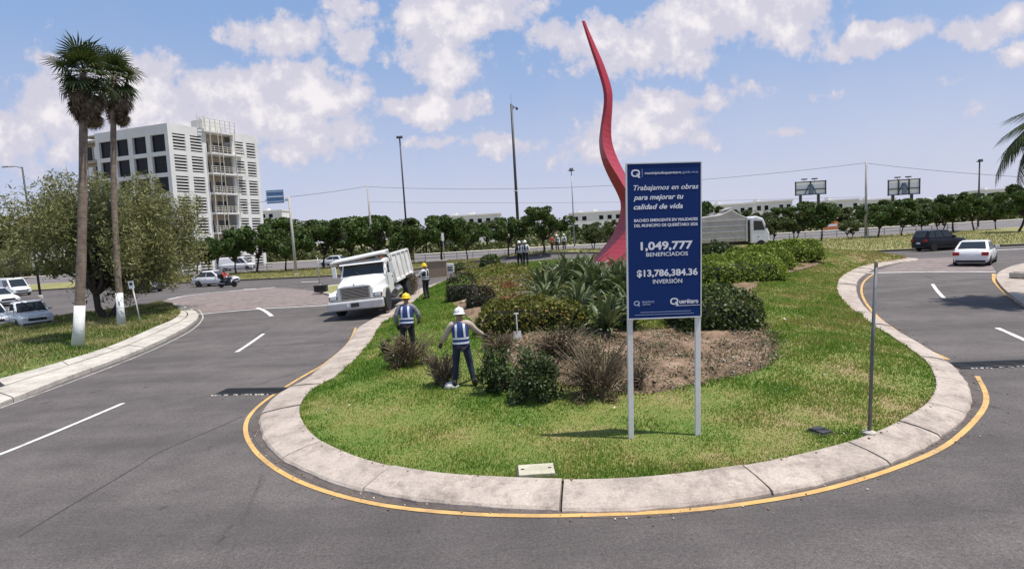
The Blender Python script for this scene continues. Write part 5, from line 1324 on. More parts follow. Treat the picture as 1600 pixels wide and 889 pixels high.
def car(name, label, loc, az, sp, paint, group=None, cat='car', sc=1.0):
    t = thing(name, label, cat, loc, -R(az), group); t.scale = (sc, sc, sc)
    hw = sp['W']/2; rings = []; zb = sp.get('zb', .2); r = sp.get('r', .31)
    for y, zt, k in sp['body']:
        h = hw*k; m = zt-zb
        half = [(0, zb), (h*.82, zb), (h*.95, zb+.08), (h*.99, zb+.3*m), (h, zb+.62*m), (h*.975, zt-.10*m), (h*.90, zt-.02), (h*.55, zt+.015), (0, zt+.025)]
        rings.append([(x, y, z) for x, z in half]+[(-x, y, z) for x, z in half[-2:0:-1]])
    body = MB().loft(rings).obj('body', paint, t, True)
    y0, y1, y2, y3, zr = sp['roof']; zbelt = lambda y: float(np.interp(y, [q[0] for q in sp['body']], [q[1] for q in sp['body']]))-.01
    hb, ht = hw*.93, hw*sp.get('tumble', .74); zz = [zbelt(y0), zbelt(y3)]
    cabin = MB(); ys = [(y0, y3, 0, hb), ((y0*.45+y1*.55), (y3*.45+y2*.55), .52, hb*.45+ht*.55), (y1, y2, .93, ht), (y1+.12, y2-.12, 1.0, ht*.86)]
    rr = []
    for a, b, f, h in ys:
        za, zb_ = zz[0]+(zr-zz[0])*f, zz[1]+(zr-zz[1])*f; mid = (a+b)/2; zm = (za+zb_)/2+(.02 if f > .9 else 0)
        rr.append([(-h, a, za), (0, a-.04, za), (h, a, za), (h, mid, zm), (h, b, zb_), (0, b+.05, zb_), (-h, b, zb_), (-h, mid, zm)])
    cabin.loft(rr); co = cabin.obj('roof', paint, t, False, bevel=.05)
    # wheel arches cut in the body
    cuts = []
    for y in sp['axles']:
        for s in (-1, 1):
            c = MB().lathe([(r*1.17, -.16), (r*1.17, .16)], 22, (s*hw, y, r+.01), Matrix.Rotation(R(90), 3, 'Y')).obj('cut', BLACK); cuts.append(c)
            m = body.modifiers.new('b', 'BOOLEAN'); m.object = c; m.operation = 'DIFFERENCE'; m.solver = 'EXACT'
    bake(body)
    for c in cuts: bpy.data.objects.remove(c)
    for y in sp['axles']:
        MB().box((0, y, r+.05), (hw*2-.36, r*2.0, r*1.2)).obj('wheel_well', BLACK, t)
        for s in (-1, 1): wheel(t, s*(hw-.11), y, r)
    # glass
    A = [Vector(p) for p in rr[0]]; B = [Vector(p) for p in rr[1]]; C = [Vector(p) for p in rr[2]]
    def ql(i, j): return [A[i], A[j], C[j], C[i]]
    f_ = lambda a, b, c, d: [Vector(a), Vector(b), Vector(c), Vector(d)]
    wf = f_((hb, y3+.03, zz[1]), (-hb, y3+.03, zz[1]), (-ht, y2+.03, zz[1]+(zr-zz[1])*.93), (ht, y2+.03, zz[1]+(zr-zz[1])*.93))
    pane('windscreen', wf, t, off=.035, u0=.07, u1=.93, v0=.08, v1=.95)
    wr = f_((-hb, y0-.02, zz[0]), (hb, y0-.02, zz[0]), (ht, y1-.02, zz[0]+(zr-zz[0])*.93), (-ht, y1-.02, zz[0]+(zr-zz[0])*.93))
    pane('rear_window', wr, t, off=.03, u0=.09, u1=.91, v0=.14, v1=.92)
    for s in (-1, 1):
        za, zc = zz[0], zz[1]
        q = f_((s*hb, y0, za), (s*hb, y3, zc), (s*ht, y2, zc+(zr-zc)*.93), (s*ht, y1, za+(zr-za)*.93))
        if s < 0: q = [q[1], q[0], q[3], q[2]]
        nwin = sp.get('wins', [(.08, .50), (.53, .93)])
        for u0, u1 in nwin:
            if s < 0: u0, u1 = 1-u1, 1-u0
            pane('side_window', q, t, off=.025, u0=u0, u1=u1, v0=.1, v1=.9)
        MB().box((s*(hb+.12), y3-.28, zz[1]+.12), (.2, .09, .14)).obj('mirror', paint, t, bevel=.02)
        zf = sp['body'][-2][1]; yf = sp['body'][-1][0]
        MB().box((s*hw*.68, yf-.06, zf-.14), (hw*.42, .18, .15), Matrix.Rotation(R(-18*s), 3, 'Z')).obj('headlight', LAMP, t, bevel=.02)
        yr = sp['body'][0][0]; ztl = sp['body'][1][1]-.18
        MB().box((s*hw*.76, yr+.05, ztl), (hw*.36, .16, .2)).obj('tail_light', REDL, t, bevel=.02)
        MB().box((s*hw*.995, (y1+y2)/2-.1, zz[0]-.18), (.02, .15, .03)).obj('door_handle', paint, t)
        for yy in (y1*.5+y2*.5-.05, y3-.1): MB().box((s*hw*.985, yy, zz[0]-.32), (.012, .012, .52)).obj('door_gap', BLACK, t)
        MB().box((s*hw*.97, 0, zb+.06), (.03, sp['axles'][1]-sp['axles'][0]-2.4*r, .1)).obj('sill', BLACK, t)
    yf, yr = sp['body'][-1][0], sp['body'][0][0]
    MB().box((0, yf+.005, zb+.36), (hw*1.0, .04, .16)).obj('grille', BLACK, t, bevel=.01); MB().box((0, yf+.01, zb+.1), (hw*1.6, .05, .12)).obj('bumper', BLACK, t, bevel=.02)
    MB().box((0, yr-.005, zb+.42), (.42, .03, .13)).obj('number_plate', PRINT, t); MB().box((0, yr-.01, zb+.1), (hw*1.6, .05, .14)).obj('bumper', BLACK, t, bevel=.02)
    return t
SEDAN = dict(W=1.74, body=[(-2.15,.62,.80),(-2.1,.93,.9),(-1.6,.98,.97),(-.9,.95,1),(.7,.92,1),(1.0,.90,1),(1.75,.79,.95),(2.08,.68,.88),(2.16,.52,.80)], roof=(-1.72,-.95,.15,1.02,1.45), axles=(-1.32,1.3), r=.31)
COUPE = dict(W=1.80, body=[(-2.15,.66,.82),(-2.1,.98,.9),(-1.6,1.05,.97),(-.9,1.0,1),(.7,.96,1),(1.0,.95,1),(1.75,.86,.95),(2.08,.74,.88),(2.16,.56,.80)], roof=(-2.0,-.95,.12,.98,1.56), axles=(-1.32,1.32), r=.34)
HATCH = dict(W=1.70, body=[(-1.85,.62,.84),(-1.82,.95,.93),(-1.4,.97,.98),(-.8,.95,1),(.7,.93,1),(1.0,.91,1),(1.55,.80,.95),(1.82,.68,.88),(1.9,.52,.82)], roof=(-1.80,-1.35,.15,.98,1.5), axles=(-1.2,1.18), r=.3)
SUV = dict(W=1.85, body=[(-2.25,.72,.86),(-2.2,1.08,.94),(-1.7,1.12,.99),(-.9,1.08,1),(.7,1.05,1),(1.0,1.05,1),(1.8,.98,.96),(2.15,.86,.9),(2.22,.62,.84)], roof=(-2.18,-1.85,.2,1.0,1.72), axles=(-1.38,1.38), r=.36, zb=.26, tumble=.8, wins=[(.06,.28),(.31,.58),(.61,.94)])
VAN = dict(W=1.95, body=[(-2.6,.9,.9),(-2.55,1.15,.96),(-1.7,1.18,1),(-.9,1.18,1),(.9,1.15,1),(1.3,1.14,1),(1.9,1.02,.96),(2.35,.9,.9),(2.42,.66,.84)], roof=(-2.55,-2.4,.95,1.75,2.1), axles=(-1.6,1.6), r=.35, zb=.26, tumble=.84, wins=[(.62,.78),(.80,.95)])
PICK = dict(W=1.75, body=[(-.75,.9,.97),(-.7,1.0,1),(-.3,1.02,1),(.7,1.0,1),(1.1,.98,1),(1.8,.92,.96),(2.15,.8,.9),(2.22,.6,.84)], roof=(-.62,-.48,.45,1.12,1.62), axles=(-1.5,1.38), r=.33, zb=.24, tumble=.8, wins=[(.18,.92)])
CREW = dict(W=1.9, body=[(-1.1,.98,.97),(-1.0,1.1,1),(-.3,1.12,1),(.9,1.1,1),(1.3,1.08,1),(2.1,1.04,.97),(2.5,.9,.92),(2.58,.66,.86)], roof=(-.98,-.8,.65,1.4,1.85), axles=(-1.75,1.65), r=.4, zb=.34, tumble=.8, wins=[(.1,.48),(.52,.93)])
def cargo_bed(t, y0, y1, hw, z0, z1, paint):
    MB().box((0, (y0+y1)/2, z0), (hw*2-.06, y1-y0, .12)).obj('bed_floor', BLACK, t)
    for s in (-1, 1): 
        b = MB().box((s*(hw-.05), (y0+y1)/2, (z0+z1)/2), (.1, y1-y0, z1-z0)).obj('bed_side', paint, t, bevel=.02)
        MB().lathe([(.40, -.06), (.40, .06)], 20, (s*(hw-.0), (y0+y1)/2+.05, .36), Matrix.Rotation(R(90), 3, 'Y')).obj('wheel_arch', BLACK, t)
    MB().box((0, y0+.03, (z0+z1)/2), (hw*2-.02, .08, z1-z0)).obj('tailgate', paint, t, bevel=.02)
    MB().box((0, y0-.08, z0-.1), (hw*1.8, .12, .16)).obj('rear_bumper', CHROME, t)
def ground_at(px, py): return at(px, py)
c = car('sedan', 'white sedan seen from behind leaving on the right exit', ground_at(1524, 412), 47, SEDAN, CARW)
c = car('sport_utility_car', 'black sport utility car crossing behind the white sedan at right', ground_at(1467, 391), 84, SUV, CARB, sc=.84); c.scale = (.86, .84, 1.0)
c = car('crossover', 'white coupe shaped car passing on the left behind the motorcycle', ground_at(338, 446.5), 96, COUPE, CARW, sc=.96)
c = car('hatchback', 'dark grey car half hidden behind the leaning white palm base', ground_at(222, 457), 98, HATCH, CARG)
c = car('pickup_truck', 'white single cab pickup parked facing right on the left parking lot', ground_at(47, 510), 128, PICK, CARW, cat='pickup', sc=.86); cargo_bed(c, -2.2, -.74, .87, .5, .98, CARW)
c = car('hatchback', 'white car cut by the left edge, parked in front of the pickup', ground_at(-16, 513), 128, HATCH, CARW, sc=.9)
c = car('van', 'white van with green tinted side parked at far left under the trees', ground_at(22, 462), 118, VAN, CARW, cat='van', sc=.85)
c = car('sedan', 'white sedan parked between van and pickup at the left edge', ground_at(-4, 478), 118, SEDAN, CARW)
def on_far(px, py, d): q = at_d(px, py, d); q.z = 0; return q
c = car('hatchback', 'white hatchback on the far road above the truck bonnet', on_far(520, 411, 84), -80, HATCH, CARW)
c = car('van', 'white van on the far road between two dark tree trunks', on_far(372, 415, 86), 82, VAN, CARW, cat='van')
# --- rear loading truck on the right (grey ribbed body, white cab)
TGREY = M('truck_grey', (.43, .40, .36), .6, var=.12, scale=1.5, dirt=.4); TLIGHT = M('truck_light_grey', (.52, .50, .47), .55, var=.08, dirt=.3)
def grey_truck():
    p = at(1140, 396); t = thing('refuse_truck', 'grey ribbed truck body with rounded white cab behind the hedges', 'truck', p, -R(97))
    t.scale = (1.1, .95, 1.25)
    prof = [(-3.9, .95), (-3.9, 2.5), (-3.5, 2.95), (-1.2, 3.1), (-.1, 3.45), (.6, 3.1), (1.45, 2.75), (1.45, .95)]
    MB().prism([(-1.2, y, z) for y, z in prof], (2.4, 0, 0)).obj('body', TGREY, t, bevel=.06)
    for s in (-1, 1):
        for z in (1.25, 1.75, 2.2, 2.62): MB().box((s*1.22, -1.0, z), (.07, 4.6, .09)).obj('rib', TLIGHT, t)
        for y in (-3.6, 1.35): MB().box((s*1.23, y, 1.85), (.09, .14, 1.85)).obj('post', TLIGHT, t)
    for z in (1.4, 1.9, 2.4): MB().box((0, -3.93, z), (2.2, .08, .1)).obj('rear_rib', TLIGHT, t)
    MB().box((0, -.3, 3.5), (1.6, .9, .1), Matrix.Rotation(R(10), 3, 'X')).obj('roof_hatch', TLIGHT, t)
    cb = [(1.75, .75), (1.75, 2.75), (2.3, 2.85), (3.0, 2.65), (3.45, 1.75), (3.6, 1.5), (3.62, .75)]
    MB().prism([(-1.15, y, z) for y, z in cb], (2.3, 0, 0)).obj('cab', CARW, t, bevel=.12, seg=3)
    for s in (-1, 1):
        MB().prism([(s*1.165, y, z) for y, z in [(2.05, 1.75), (2.05, 2.5), (2.85, 2.45), (3.15, 1.75)]], (-s*.03, 0, 0)).obj('side_window', GLASS, t)
        MB().box((s*1.16, 2.5, 1.25), (.02, .18, .04)).obj('door_handle', BLACK, t); MB().box((s*1.3, 3.2, 2.1), (.12, .1, .5)).obj('mirror', BLACK, t)
        for y in (2.75, -1.7, -2.85): wheel(t, s*1.02, y, .5, .3)
        MB().box((s*.8, 3.63, 1.0), (.35, .06, .2)).obj('headlight', LAMP, t)
    pane('windscreen', [Vector((1.05, 3.46, 1.78)), Vector((-1.05, 3.46, 1.78)), Vector((-1.0, 3.03, 2.62)), Vector((1.0, 3.03, 2.62))], t, off=.02)
    MB().box((0, -.3, .78), (.9, 7.2, .25)).obj('chassis', BLACK, t); MB().box((0, 3.66, .7), (2.3, .12, .25)).obj('bumper', BLACK, t)
    MB().box((0, 1.6, 1.7), (1.9, .25, 1.7)).obj('gap_machinery', BLACK, t)
grey_truck()
# --- motorcycle with rider
def motorcycle():
    p = at(356, 449); t = thing('motorcycle', 'small dark motorcycle with a rider, in front of the white coupe shaped car', 'motorcycle', p, -R(100))
    for y in (-.65, .68):
        w = MB().lathe([(.2, -.05), (.28, -.05), (.3, 0), (.28, .05), (.2, .05)], 18, (0, 0, 0), Matrix.Rotation(R(90), 3, 'Y')).obj('wheel', RUBBER, t); w.location = (0, y, .3)
        MB().lathe([(.05, -.04), (.2, -.02), (.2, .02), (.05, .04)], 14, (0, 0, 0), Matrix.Rotation(R(90), 3, 'Y')).obj('rim', RIM, w)
    MB().tube([(0, .68, .3), (0, .5, .85), (0, .45, 1.0)], .035, 8).obj('fork', CHROME, t); MB().tube([(-.33, .38, 1.05), (0, .47, 1.02), (.33, .38, 1.05)], .02, 6).obj('handlebar', BLACK, t)
    MB().lathe([(.05, -.28), (.15, -.15), (.17, .05), (.12, .22), (.04, .28)], 12, (0, .2, .82), Matrix.Rotation(R(-80), 3, 'X')).obj('fuel_tank', DSTEEL, t, True)
    MB().box((0, -.3, .80), (.26, .75, .1)).obj('seat', BLACK, t, bevel=.04); MB().box((0, .08, .45), (.28, .42, .35)).obj('engine', DSTEEL, t, bevel=.04)
    MB().tube([(0, .45, .9), (0, .0, .6), (0, -.65, .32)], .035, 6).obj('frame', BLACK, t); MB().lathe([(.03, -.06), (.09, 0), (.09, .06)], 10, (0, .6, .92), Matrix.Rotation(R(-90), 3, 'X')).obj('headlight', LAMP, t)
    MB().box((0, -.62, 1.05), (.42, .4, .4)).obj('delivery_box', BLACK, t, bevel=.03); MB().tube([(.16, .1, .35), (.17, -.5, .38), (.17, -.85, .45)], .04, 8).obj('exhaust', CHROME, t)
    return t
MOTO = motorcycle()
# --- white dump truck, left wheels up on the kerb
TW = M('truck_white', (.78, .77, .74), .35, var=.03, scale=2, coat=.3, dirt=.22, dirtc=(.42, .38, .33)); TWB = M('bed_white', (.70, .69, .66), .5, var=.08, scale=2, dirt=.55, dirtc=(.30, .26, .22)); BED = M('bed_inside', (.06, .05, .045), .8, var=.4)
def dump_truck():
    P = at(560, 500); t = thing('dump_truck', 'white dump truck with slatted grille tilted with one side up on the kerb', 'truck', P)
    hd = math.pi+R(-1)                      # local +Y is the direction of travel: towards the camera and a little to the left
    t.rotation_euler = Euler((R(-1.6), R(3.2), hd), 'XYZ'); t.location = P+Vector((.0, 1.2, .12)); SC = 1.06; t.scale = (SC,)*3
    # local: nose at y=+1.2, tail at y=-6
    MB().box((0, -2.4, .62), (.85, 7.0, .22)).obj('chassis', BLACK, t)
    bm = MB().prism([(-1.22, 1.02, .36), (-1.22, 1.22, .40), (-1.22, 1.22, .74), (-1.22, 1.02, .78)], (2.44, 0, 0)); bm.obj('bumper', M('bumper_grey', (.50, .49, .50), .45, .2, var=.08, dirt=.3), t, bevel=.05)
    MB().box((0, 1.235, .60), (.34, .02, .17)).obj('number_plate', DSTEEL, t); MB().box((.3, 1.235, .60), (.1, .015, .12)).obj('badge', PRINT, t)
    # bonnet: tapers towards the grille
    rings = []
    for y, zt, h, zb in ((1.0, 1.42, .78, .78), (.85, 1.50, .82, .78), (.2, 1.60, .92, .78), (-.55, 1.70, 1.02, .80)):
        rings.append([(-h, y, zb), (-h, y, zt-.22), (-h*.9, y, zt-.06), (-h*.55, y, zt), (h*.55, y, zt), (h*.9, y, zt-.06), (h, y, zt-.22), (h, y, zb)])
    MB().loft(rings).obj('bonnet', TW, t, bevel=.03)
    g = MB().box((0, 1.0, 1.08), (1.30, .06, .56)).obj('grille_frame', CHROME, t, bevel=.02); MB().box((0, 1.025, 1.08), (1.18, .03, .46)).obj('grille_backing', BLACK, t)
    for k in range(7): MB().box((0, 1.045, .90+k*.06), (1.18, .03, .026)).obj('grille_bar', CHROME, t)
    MB().box((0, 1.02, 1.44), (.07, .02, .07), Matrix.Rotation(R(45), 3, 'Y')).obj('emblem', CHROME, t)
    for s in (-1, 1):
        # fender with headlight
        fp = [(.98, .78), (1.0, 1.02), (.85, 1.13), (-.1, 1.17), (-.55, 1.05), (-.62, .72), (-.52, .72), (-.42, .9), (-.2, 1.03), (.25, 1.03), (.50, .86), (.56, .70)]
        MB().prism([(s*.76, y, z) for y, z in fp], (s*.42, 0, 0)).obj('fender', TW, t, bevel=.03)
        MB().box((s*.97, 1.0, .93), (.36, .06, .15)).obj('headlight_frame', BLACK, t, bevel=.01); MB().box((s*.97, 1.03, .93), (.28, .04, .10)).obj('headlight', LAMP, t, bevel=.01); MB().box((s*1.13, .97, .93), (.07, .08, .12)).obj('indicator', ORANGE, t)
        w = wheel(t, s*1.02, .02, .49, .28, M('steel_wheel', (.62, .60, .57), .5, .2, var=.12, dirt=.3))
        for y in (-4.6,):
            wheel(t, s*1.05, y, .5, .26, MATS['steel_wheel']); wheel(t, s*.72, y, .5, .24, MATS['steel_wheel'])
        MB().box((s*1.12, -4.6, 1.12), (.32, 1.3, .05)).obj('mudguard', BLACK, t)
        # cab side
        d = MB().prism([(s*1.06, y, z) for y, z in [(-.66, .88), (-.66, 1.62), (-1.64, 1.62), (-1.64, .80), (-.9, .72)]], (s*.03, 0, 0)).obj('door', TW, t, bevel=.012)
        MB().box((s*1.10, -1.5, 1.42), (.02, .14, .04)).obj('handle', BLACK, d)
        MB().prism([(s*1.075, y, z) for y, z in [(-.86, 1.66), (-.98, 2.16), (-1.6, 2.16), (-1.6, 1.66)]], (s*.014, 0, 0)).obj('side_window', GLASS, t)
        m_ = MB().box((s*1.32, -.62, 1.92), (.2, .07, .5)).obj('mirror', TW, t, bevel=.02); MB().box((s*1.32, -.66, 1.92), (.16, .01, .42)).obj('mirror_glass', CHROME, m_)
        for z in (1.72, 2.12): MB().tube([(s*1.05, -.72, z), (s*1.3, -.62, z)], .016, 5).obj('mirror_arm', BLACK, t)
        MB().lathe([(.28, -.55), (.28, .55)], 18, (s*.98, -2.15, .62), Matrix.Rotation(R(90), 3, 'X')).obj('fuel_tank', CHROME, t); MB().box((s*1.1, -1.2, .52), (.3, .8, .06)).obj('step', DSTEEL, t)
    # cab shell
    cr = [[(-1.06, -.6, .8), (1.06, -.6, .8), (1.06, -1.72, .8), (-1.06, -1.72, .8)], [(-1.07, -.6, 1.64), (1.07, -.6, 1.64), (1.07, -1.72, 1.64), (-1.07, -1.72, 1.64)], [(-.99, -.92, 2.28), (.99, -.92, 2.28), (1.0, -1.72, 2.28), (-1.0, -1.72, 2.28)], [(-.88, -1.05, 2.38), (.88, -1.05, 2.38), (.9, -1.68, 2.38), (-.9, -1.68, 2.38)]]
    MB().loft(cr).obj('cab', TW, t, bevel=.04)
    q = [Vector((1.07, -.6, 1.64)), Vector((-1.07, -.6, 1.64)), Vector((-.99, -.92, 2.28)), Vector((.99, -.92, 2.28))]
    pane('windscreen', q, t, off=.02, u0=.05, u1=.95, v0=.07, v1=.93)
    for s in (-1, 1): MB().tube([(s*.15, -.56, 1.70), (s*.45, -.66, 1.95)], .012, 5).obj('wiper', BLACK, t)
    MB().prism([(-1.05, -.72, 2.22), (-1.05, -.60, 2.20), (-1.05, -.74, 2.30), (-1.05, -.95, 2.34)], (2.1, 0, 0)).obj('sun_visor', TW, t)
    for k in range(5): MB().box(((k-2)*.42, -1.02, 2.42), (.13, .12, .07)).obj('marker_lamp', ORANGE if k % 2 == 0 else BLACK, t, bevel=.01)
    # tipper body
    y0, y1, z0, z1 = -6.1, -1.9, 1.0, 2.32
    b = bpy.data.objects.new('dump_bed', None); b = MB().box((0, (y0+y1)/2, z0), (2.35, y1-y0, .16)).obj('dump_bed', TWB, t)
    b.rotation_euler = (0, R(5.5), 0)
    for s in (-1, 1):
        MB().box((s*1.19, (y0+y1)/2, (z0+z1)/2), (.07, y1-y0, z1-z0)).obj('bed_side', TWB, b)
        MB().box((s*1.2, (y0+y1)/2, z1), (.16, y1-y0, .12)).obj('top_rail', TWB, b, bevel=.02)
        MB().box((s*1.24, (y0+y1)/2, z0), (.12, y1-y0, .14)).obj('bottom_rail', TWB, b, bevel=.02)
        for k in range(5): MB().box((s*1.26, y0+.06+k*(y1-y0-.12)/4, (z0+z1)/2), (.10, .12, z1-z0)).obj('rib', TWB, b, bevel=.015)
    MB().box((0, y1, (z0+z1)/2), (2.36, .07, z1-z0)).obj('front_wall', TWB, b); MB().box((0, y0, (z0+z1)/2-.1), (2.36, .07, z1-z0-.2)).obj('tailgate', TWB, b)
    MB().prism([(-1.25, y1, z1+.02), (-1.25, y1+.05, z1+.28), (-1.25, y1+1.25, z1+.20), (-1.25, y1+1.25, z1+.13), (-1.25, y1+.12, z1+.02)], (2.5, 0, 0)).obj('cab_protector', TWB, b, bevel=.02)
    for s in (-1, 1): MB().prism([(s*1.2, y1+.02, z1-.3), (s*1.2, y1+.02, z1+.2), (s*1.2, y1+.75, z1+.2), (s*1.2, y1+.4, z1+.02)], (s*.05, 0, 0)).obj('protector_cheek', TWB, b)
    return t
DT = dump_truck()
def load():
    # cut branches piled against the rear side of the truck
    m = it(652, 462); h = 1.45
    t = thing('branch_heap', 'heap of cut brown branches hanging at the rear side of the dump truck', 'brush', m+Vector((-.35, 0, 0)))
    n = 2400; d = unit(n); pts = d*np.array([.42, .7, .75])*(.4+.6*rng.random((n, 1)))+np.array([0, 0, .85]); v, f = leaves(pts, .1, .35); meshobj('twigs', npmesh('twigs', v, f, DRYL), t)
    r = random.Random(8); mb = MB()
    for k in range(40): a = r.random()*6.3; mb.tube([(0, 0, .5), (math.cos(a)*.3, math.sin(a)*.5, r.uniform(.0, 1.1)), (math.cos(a)*.55, math.sin(a)*.85, r.uniform(.1, 1.6))], [.02, .014, .006], 4)
    tag(mb.obj('branches', TWIG, t), kind='stuff')
load()
# ---------------------------------------------------------------- people
SKIN = M('skin', (.30, .17, .11), .6, var=.08, scale=5); HAIR = M('dark_hair', (.012, .010, .009), .7); JEANS = M('dark_jeans', (.022, .028, .055), .9, var=.3, scale=7); DARKT = M('dark_trousers', (.02, .021, .024), .9, var=.25); VESTB = M('vest_blue', (.02, .05, .19), .8, var=.2, scale=6); VESTD = M('vest_dark', (.02, .022, .035), .8, var=.2); BAND = M('reflective_band', (.68, .70, .74), .4, var=.06)
HELY = M('helmet_yellow', (.85, .58, .015), .35, var=.04); HELW = M('helmet_white', (.82, .82, .80), .35, var=.03); BOOT = M('work_boot', (.03, .024, .018), .8); GLOVE = M('work_glove', (.05, .045, .04), .9)
SH_PLAID = M('grey_stripe_shirt', (.20, .20, .21), .9, var=.6, scale=14); SH_TAN = M('tan_shirt', (.42, .34, .28), .9, var=.3, scale=8); SH_DARK = M('dark_shirt', (.03, .032, .04), .9); SH_RED = M('red_shirt', (.42, .035, .03), .85); SH_WHITE = M('white_shirt', (.68, .68, .68), .85)
def skinned(name, nodes, edges, mat, parent, sub=1, grow=0.0):
    names = list(nodes); me = bpy.data.meshes.new(name); me.from_pydata([tuple(nodes[k][0]) for k in names], [(names.index(a), names.index(b)) for a, b in edges], [])
    o = bpy.data.objects.new(name, me); COL.objects.link(o)
    m = o.modifiers.new('skin', 'SKIN'); m.use_smooth_shade = True; m.branch_smoothing = .3
    for i, k in enumerate(names):
        r = nodes[k][1]; r = r if isinstance(r, tuple) else (r, r); me.skin_vertices[0].data[i].radius = (r[0]+grow, r[1]+grow)
    me.skin_vertices[0].data[0].use_root = True
    s = o.modifiers.new('sub', 'SUBSURF'); s.levels = sub; s.render_levels = sub
    bake(o); o.data.materials.clear(); o.data.materials.append(mat); o.parent = parent
    if o.data.polygons: o.data.polygons.foreach_set('use_smooth', [True]*len(o.data.polygons))
    return o
BASE = dict(pel=(0, 0, .96), waist=(0, .0, 1.10), chest=(0, .0, 1.30), nb=(0, -.01, 1.46), neck=(0, .01, 1.54), head=(0, .02, 1.63), crown=(0, .015, 1.715),
            shL=(-.20, -.01, 1.42), elL=(-.27, -.03, 1.14), wrL=(-.27, .10, .91), hdL=(-.27, .13, .82), shR=(.20, -.01, 1.42), elR=(.27, -.03, 1.14), wrR=(.27, .10, .91), hdR=(.27, .13, .82),
            hiL=(-.10, 0, .92), knL=(-.12, .03, .50), anL=(-.13, -.02, .09), toL=(-.15, .15, .04), hiR=(.10, 0, .92), knR=(.12, .03, .50), anR=(.13, -.02, .09), toR=(.15, .15, .04))
RAD = dict(pel=(.15, .115), waist=(.135, .10), chest=(.155, .115), nb=(.085, .07), neck=.052, head=(.078, .095), crown=(.055, .065), shL=.062, elL=.045, wrL=.030, hdL=(.022, .042), shR=.062, elR=.045, wrR=.030, hdR=(.022, .042),
           hiL=.09, knL=.060, anL=.042, toL=.034, hiR=.09, knR=.060, anR=.042, toR=.034)
EB = [('pel', 'waist'), ('waist', 'chest'), ('chest', 'nb'), ('nb', 'neck'), ('neck', 'head'), ('head', 'crown'), ('nb', 'shL'), ('shL', 'elL'), ('elL', 'wrL'), ('wrL', 'hdL'), ('nb', 'shR'), ('shR', 'elR'), ('elR', 'wrR'), ('wrR', 'hdR'),
      ('pel', 'hiL'), ('hiL', 'knL'), ('knL', 'anL'), ('anL', 'toL'), ('pel', 'hiR'), ('hiR', 'knR'), ('knR', 'anR'), ('anR', 'toR')]
def person(label, loc, rz, scale=1.0, pose=None, helmet=None, vest=VESTB, shirt=SH_PLAID, trousers=JEANS, gloves=False, group=None, hair=HAIR, bend=0.0):
    t = thing('person', label, 'person', loc, rz, group); t.scale = (scale,)*3
    J = {k: Vector(v) for k, v in BASE.items()}
    if bend:
        rot = Matrix.Rotation(-bend, 3, 'X')
        for k in J:
            if k[:2] in ('wa', 'ch', 'nb', 'ne', 'he', 'cr', 'sh', 'el', 'wr', 'hd'): J[k] = Vector(BASE['pel'])+rot @ (J[k]-Vector(BASE['pel']))
    for k, v in (pose or {}).items(): J[k] = Vector(v)
    nd = {k: (J[k], RAD[k]) for k in J}
    body = skinned('body', nd, EB, SKIN, t, 2)
    # five fingers on each hand, joined into the body
    fb = MB()
    for s, S_ in ((-1, 'L'), (1, 'R')):
        w, h = J['wr'+S_], J['hd'+S_]; d = (h-w).normalized(); side = Vector((0, 1, 0)) if abs(d.y) < .8 else Vector((0, 0, 1)); side = (side-d*side.dot(d)).normalized(); pal = d.cross(side)*(-s)
        fb.tube([w, h+d*.01], [.028, .036], 8, flat=.6)
        for k, (o, L) in enumerate(((.030, .072), (.010, .080), (-.010, .074), (-.028, .058))):
            b = h+side*o; fb.tube([b-d*.02, b+d*L*.5+pal*.008, b+d*L*.85+pal*.03, b+d*L*.95+pal*.05], [.0105, .010, .009, .007], 6)
        b = w+d*.03+side*.03; fb.tube([b, b+side*.03+d*.025+pal*.01, b+side*.038+d*.055+pal*.025], [.013, .012, .009], 6)
    # face: nose, ears, brow and jaw
    hd = J['head']; ax = (J['crown']-J['neck']).normalized(); fw = Vector((0, 1, 0)); fw = (fw-ax*fw.dot(ax)).normalized(); sd = fw.cross(ax)
    fb.tube([hd+fw*.085+ax*.02, hd+fw*.112-ax*.02], [.010, .016], 6); fb.tube([hd+fw*.03-ax*.055, hd+fw*.075-ax*.065, hd+fw*.085-ax*.05], [.05, .035, .02], 8)
    for s in (-1, 1): fb.tube([hd+sd*s*.083+ax*.02, hd+sd*s*.092-ax*.02], [.014, .012], 6, flat=.6)
    fo = fb.obj('h', SKIN, None, True); bm = bmesh.new(); bm.from_mesh(body.data); bm.from_mesh(fo.data); bm.to_mesh(body.data); bm.free(); bpy.data.objects.remove(fo)
    eb = M('eye_dark', (.01, .008, .006), .2)
    for s in (-1, 1): MB().lathe([(.004, -.008), (.012, 0), (.004, .008)], 8, hd+fw*.092+sd*s*.032+ax*.022).obj('eye', eb, t)
    MB().tube([hd+fw*.096-ax*.045+sd*.022, hd+fw*.10-ax*.047, hd+fw*.096-ax*.045-sd*.022], .006, 6).obj('mouth', M('lip', (.22, .09, .07), .6), t)
    # hair cap
    up = Matrix((sd, fw, ax)).transposed()
    MB().lathe([(.086, -.02), (.092, .02), (.086, .06), (.065, .092), (.02, .108)], 14, hd-fw*.012+ax*.008, up, sc=(.96, 1.08)).obj('hair', hair, t, True)
    # clothes
    sk = [k for k in nd if k in ('waist', 'chest', 'nb', 'shL', 'elL', 'wrL', 'shR', 'elR', 'wrR')]; nn = {k: nd[k] for k in ['waist']+[q for q in sk if q != 'waist']}
    for S_ in 'LR': nn['wr'+S_] = (J['elL' if S_ == 'L' else 'elR'].lerp(J['wr'+S_], .93), .034)
    skinned('shirt', nn, [('waist', 'chest'), ('chest', 'nb'), ('nb', 'shL'), ('shL', 'elL'), ('elL', 'wrL'), ('nb', 'shR'), ('shR', 'elR'), ('elR', 'wrR')], shirt, t, 2, .02)
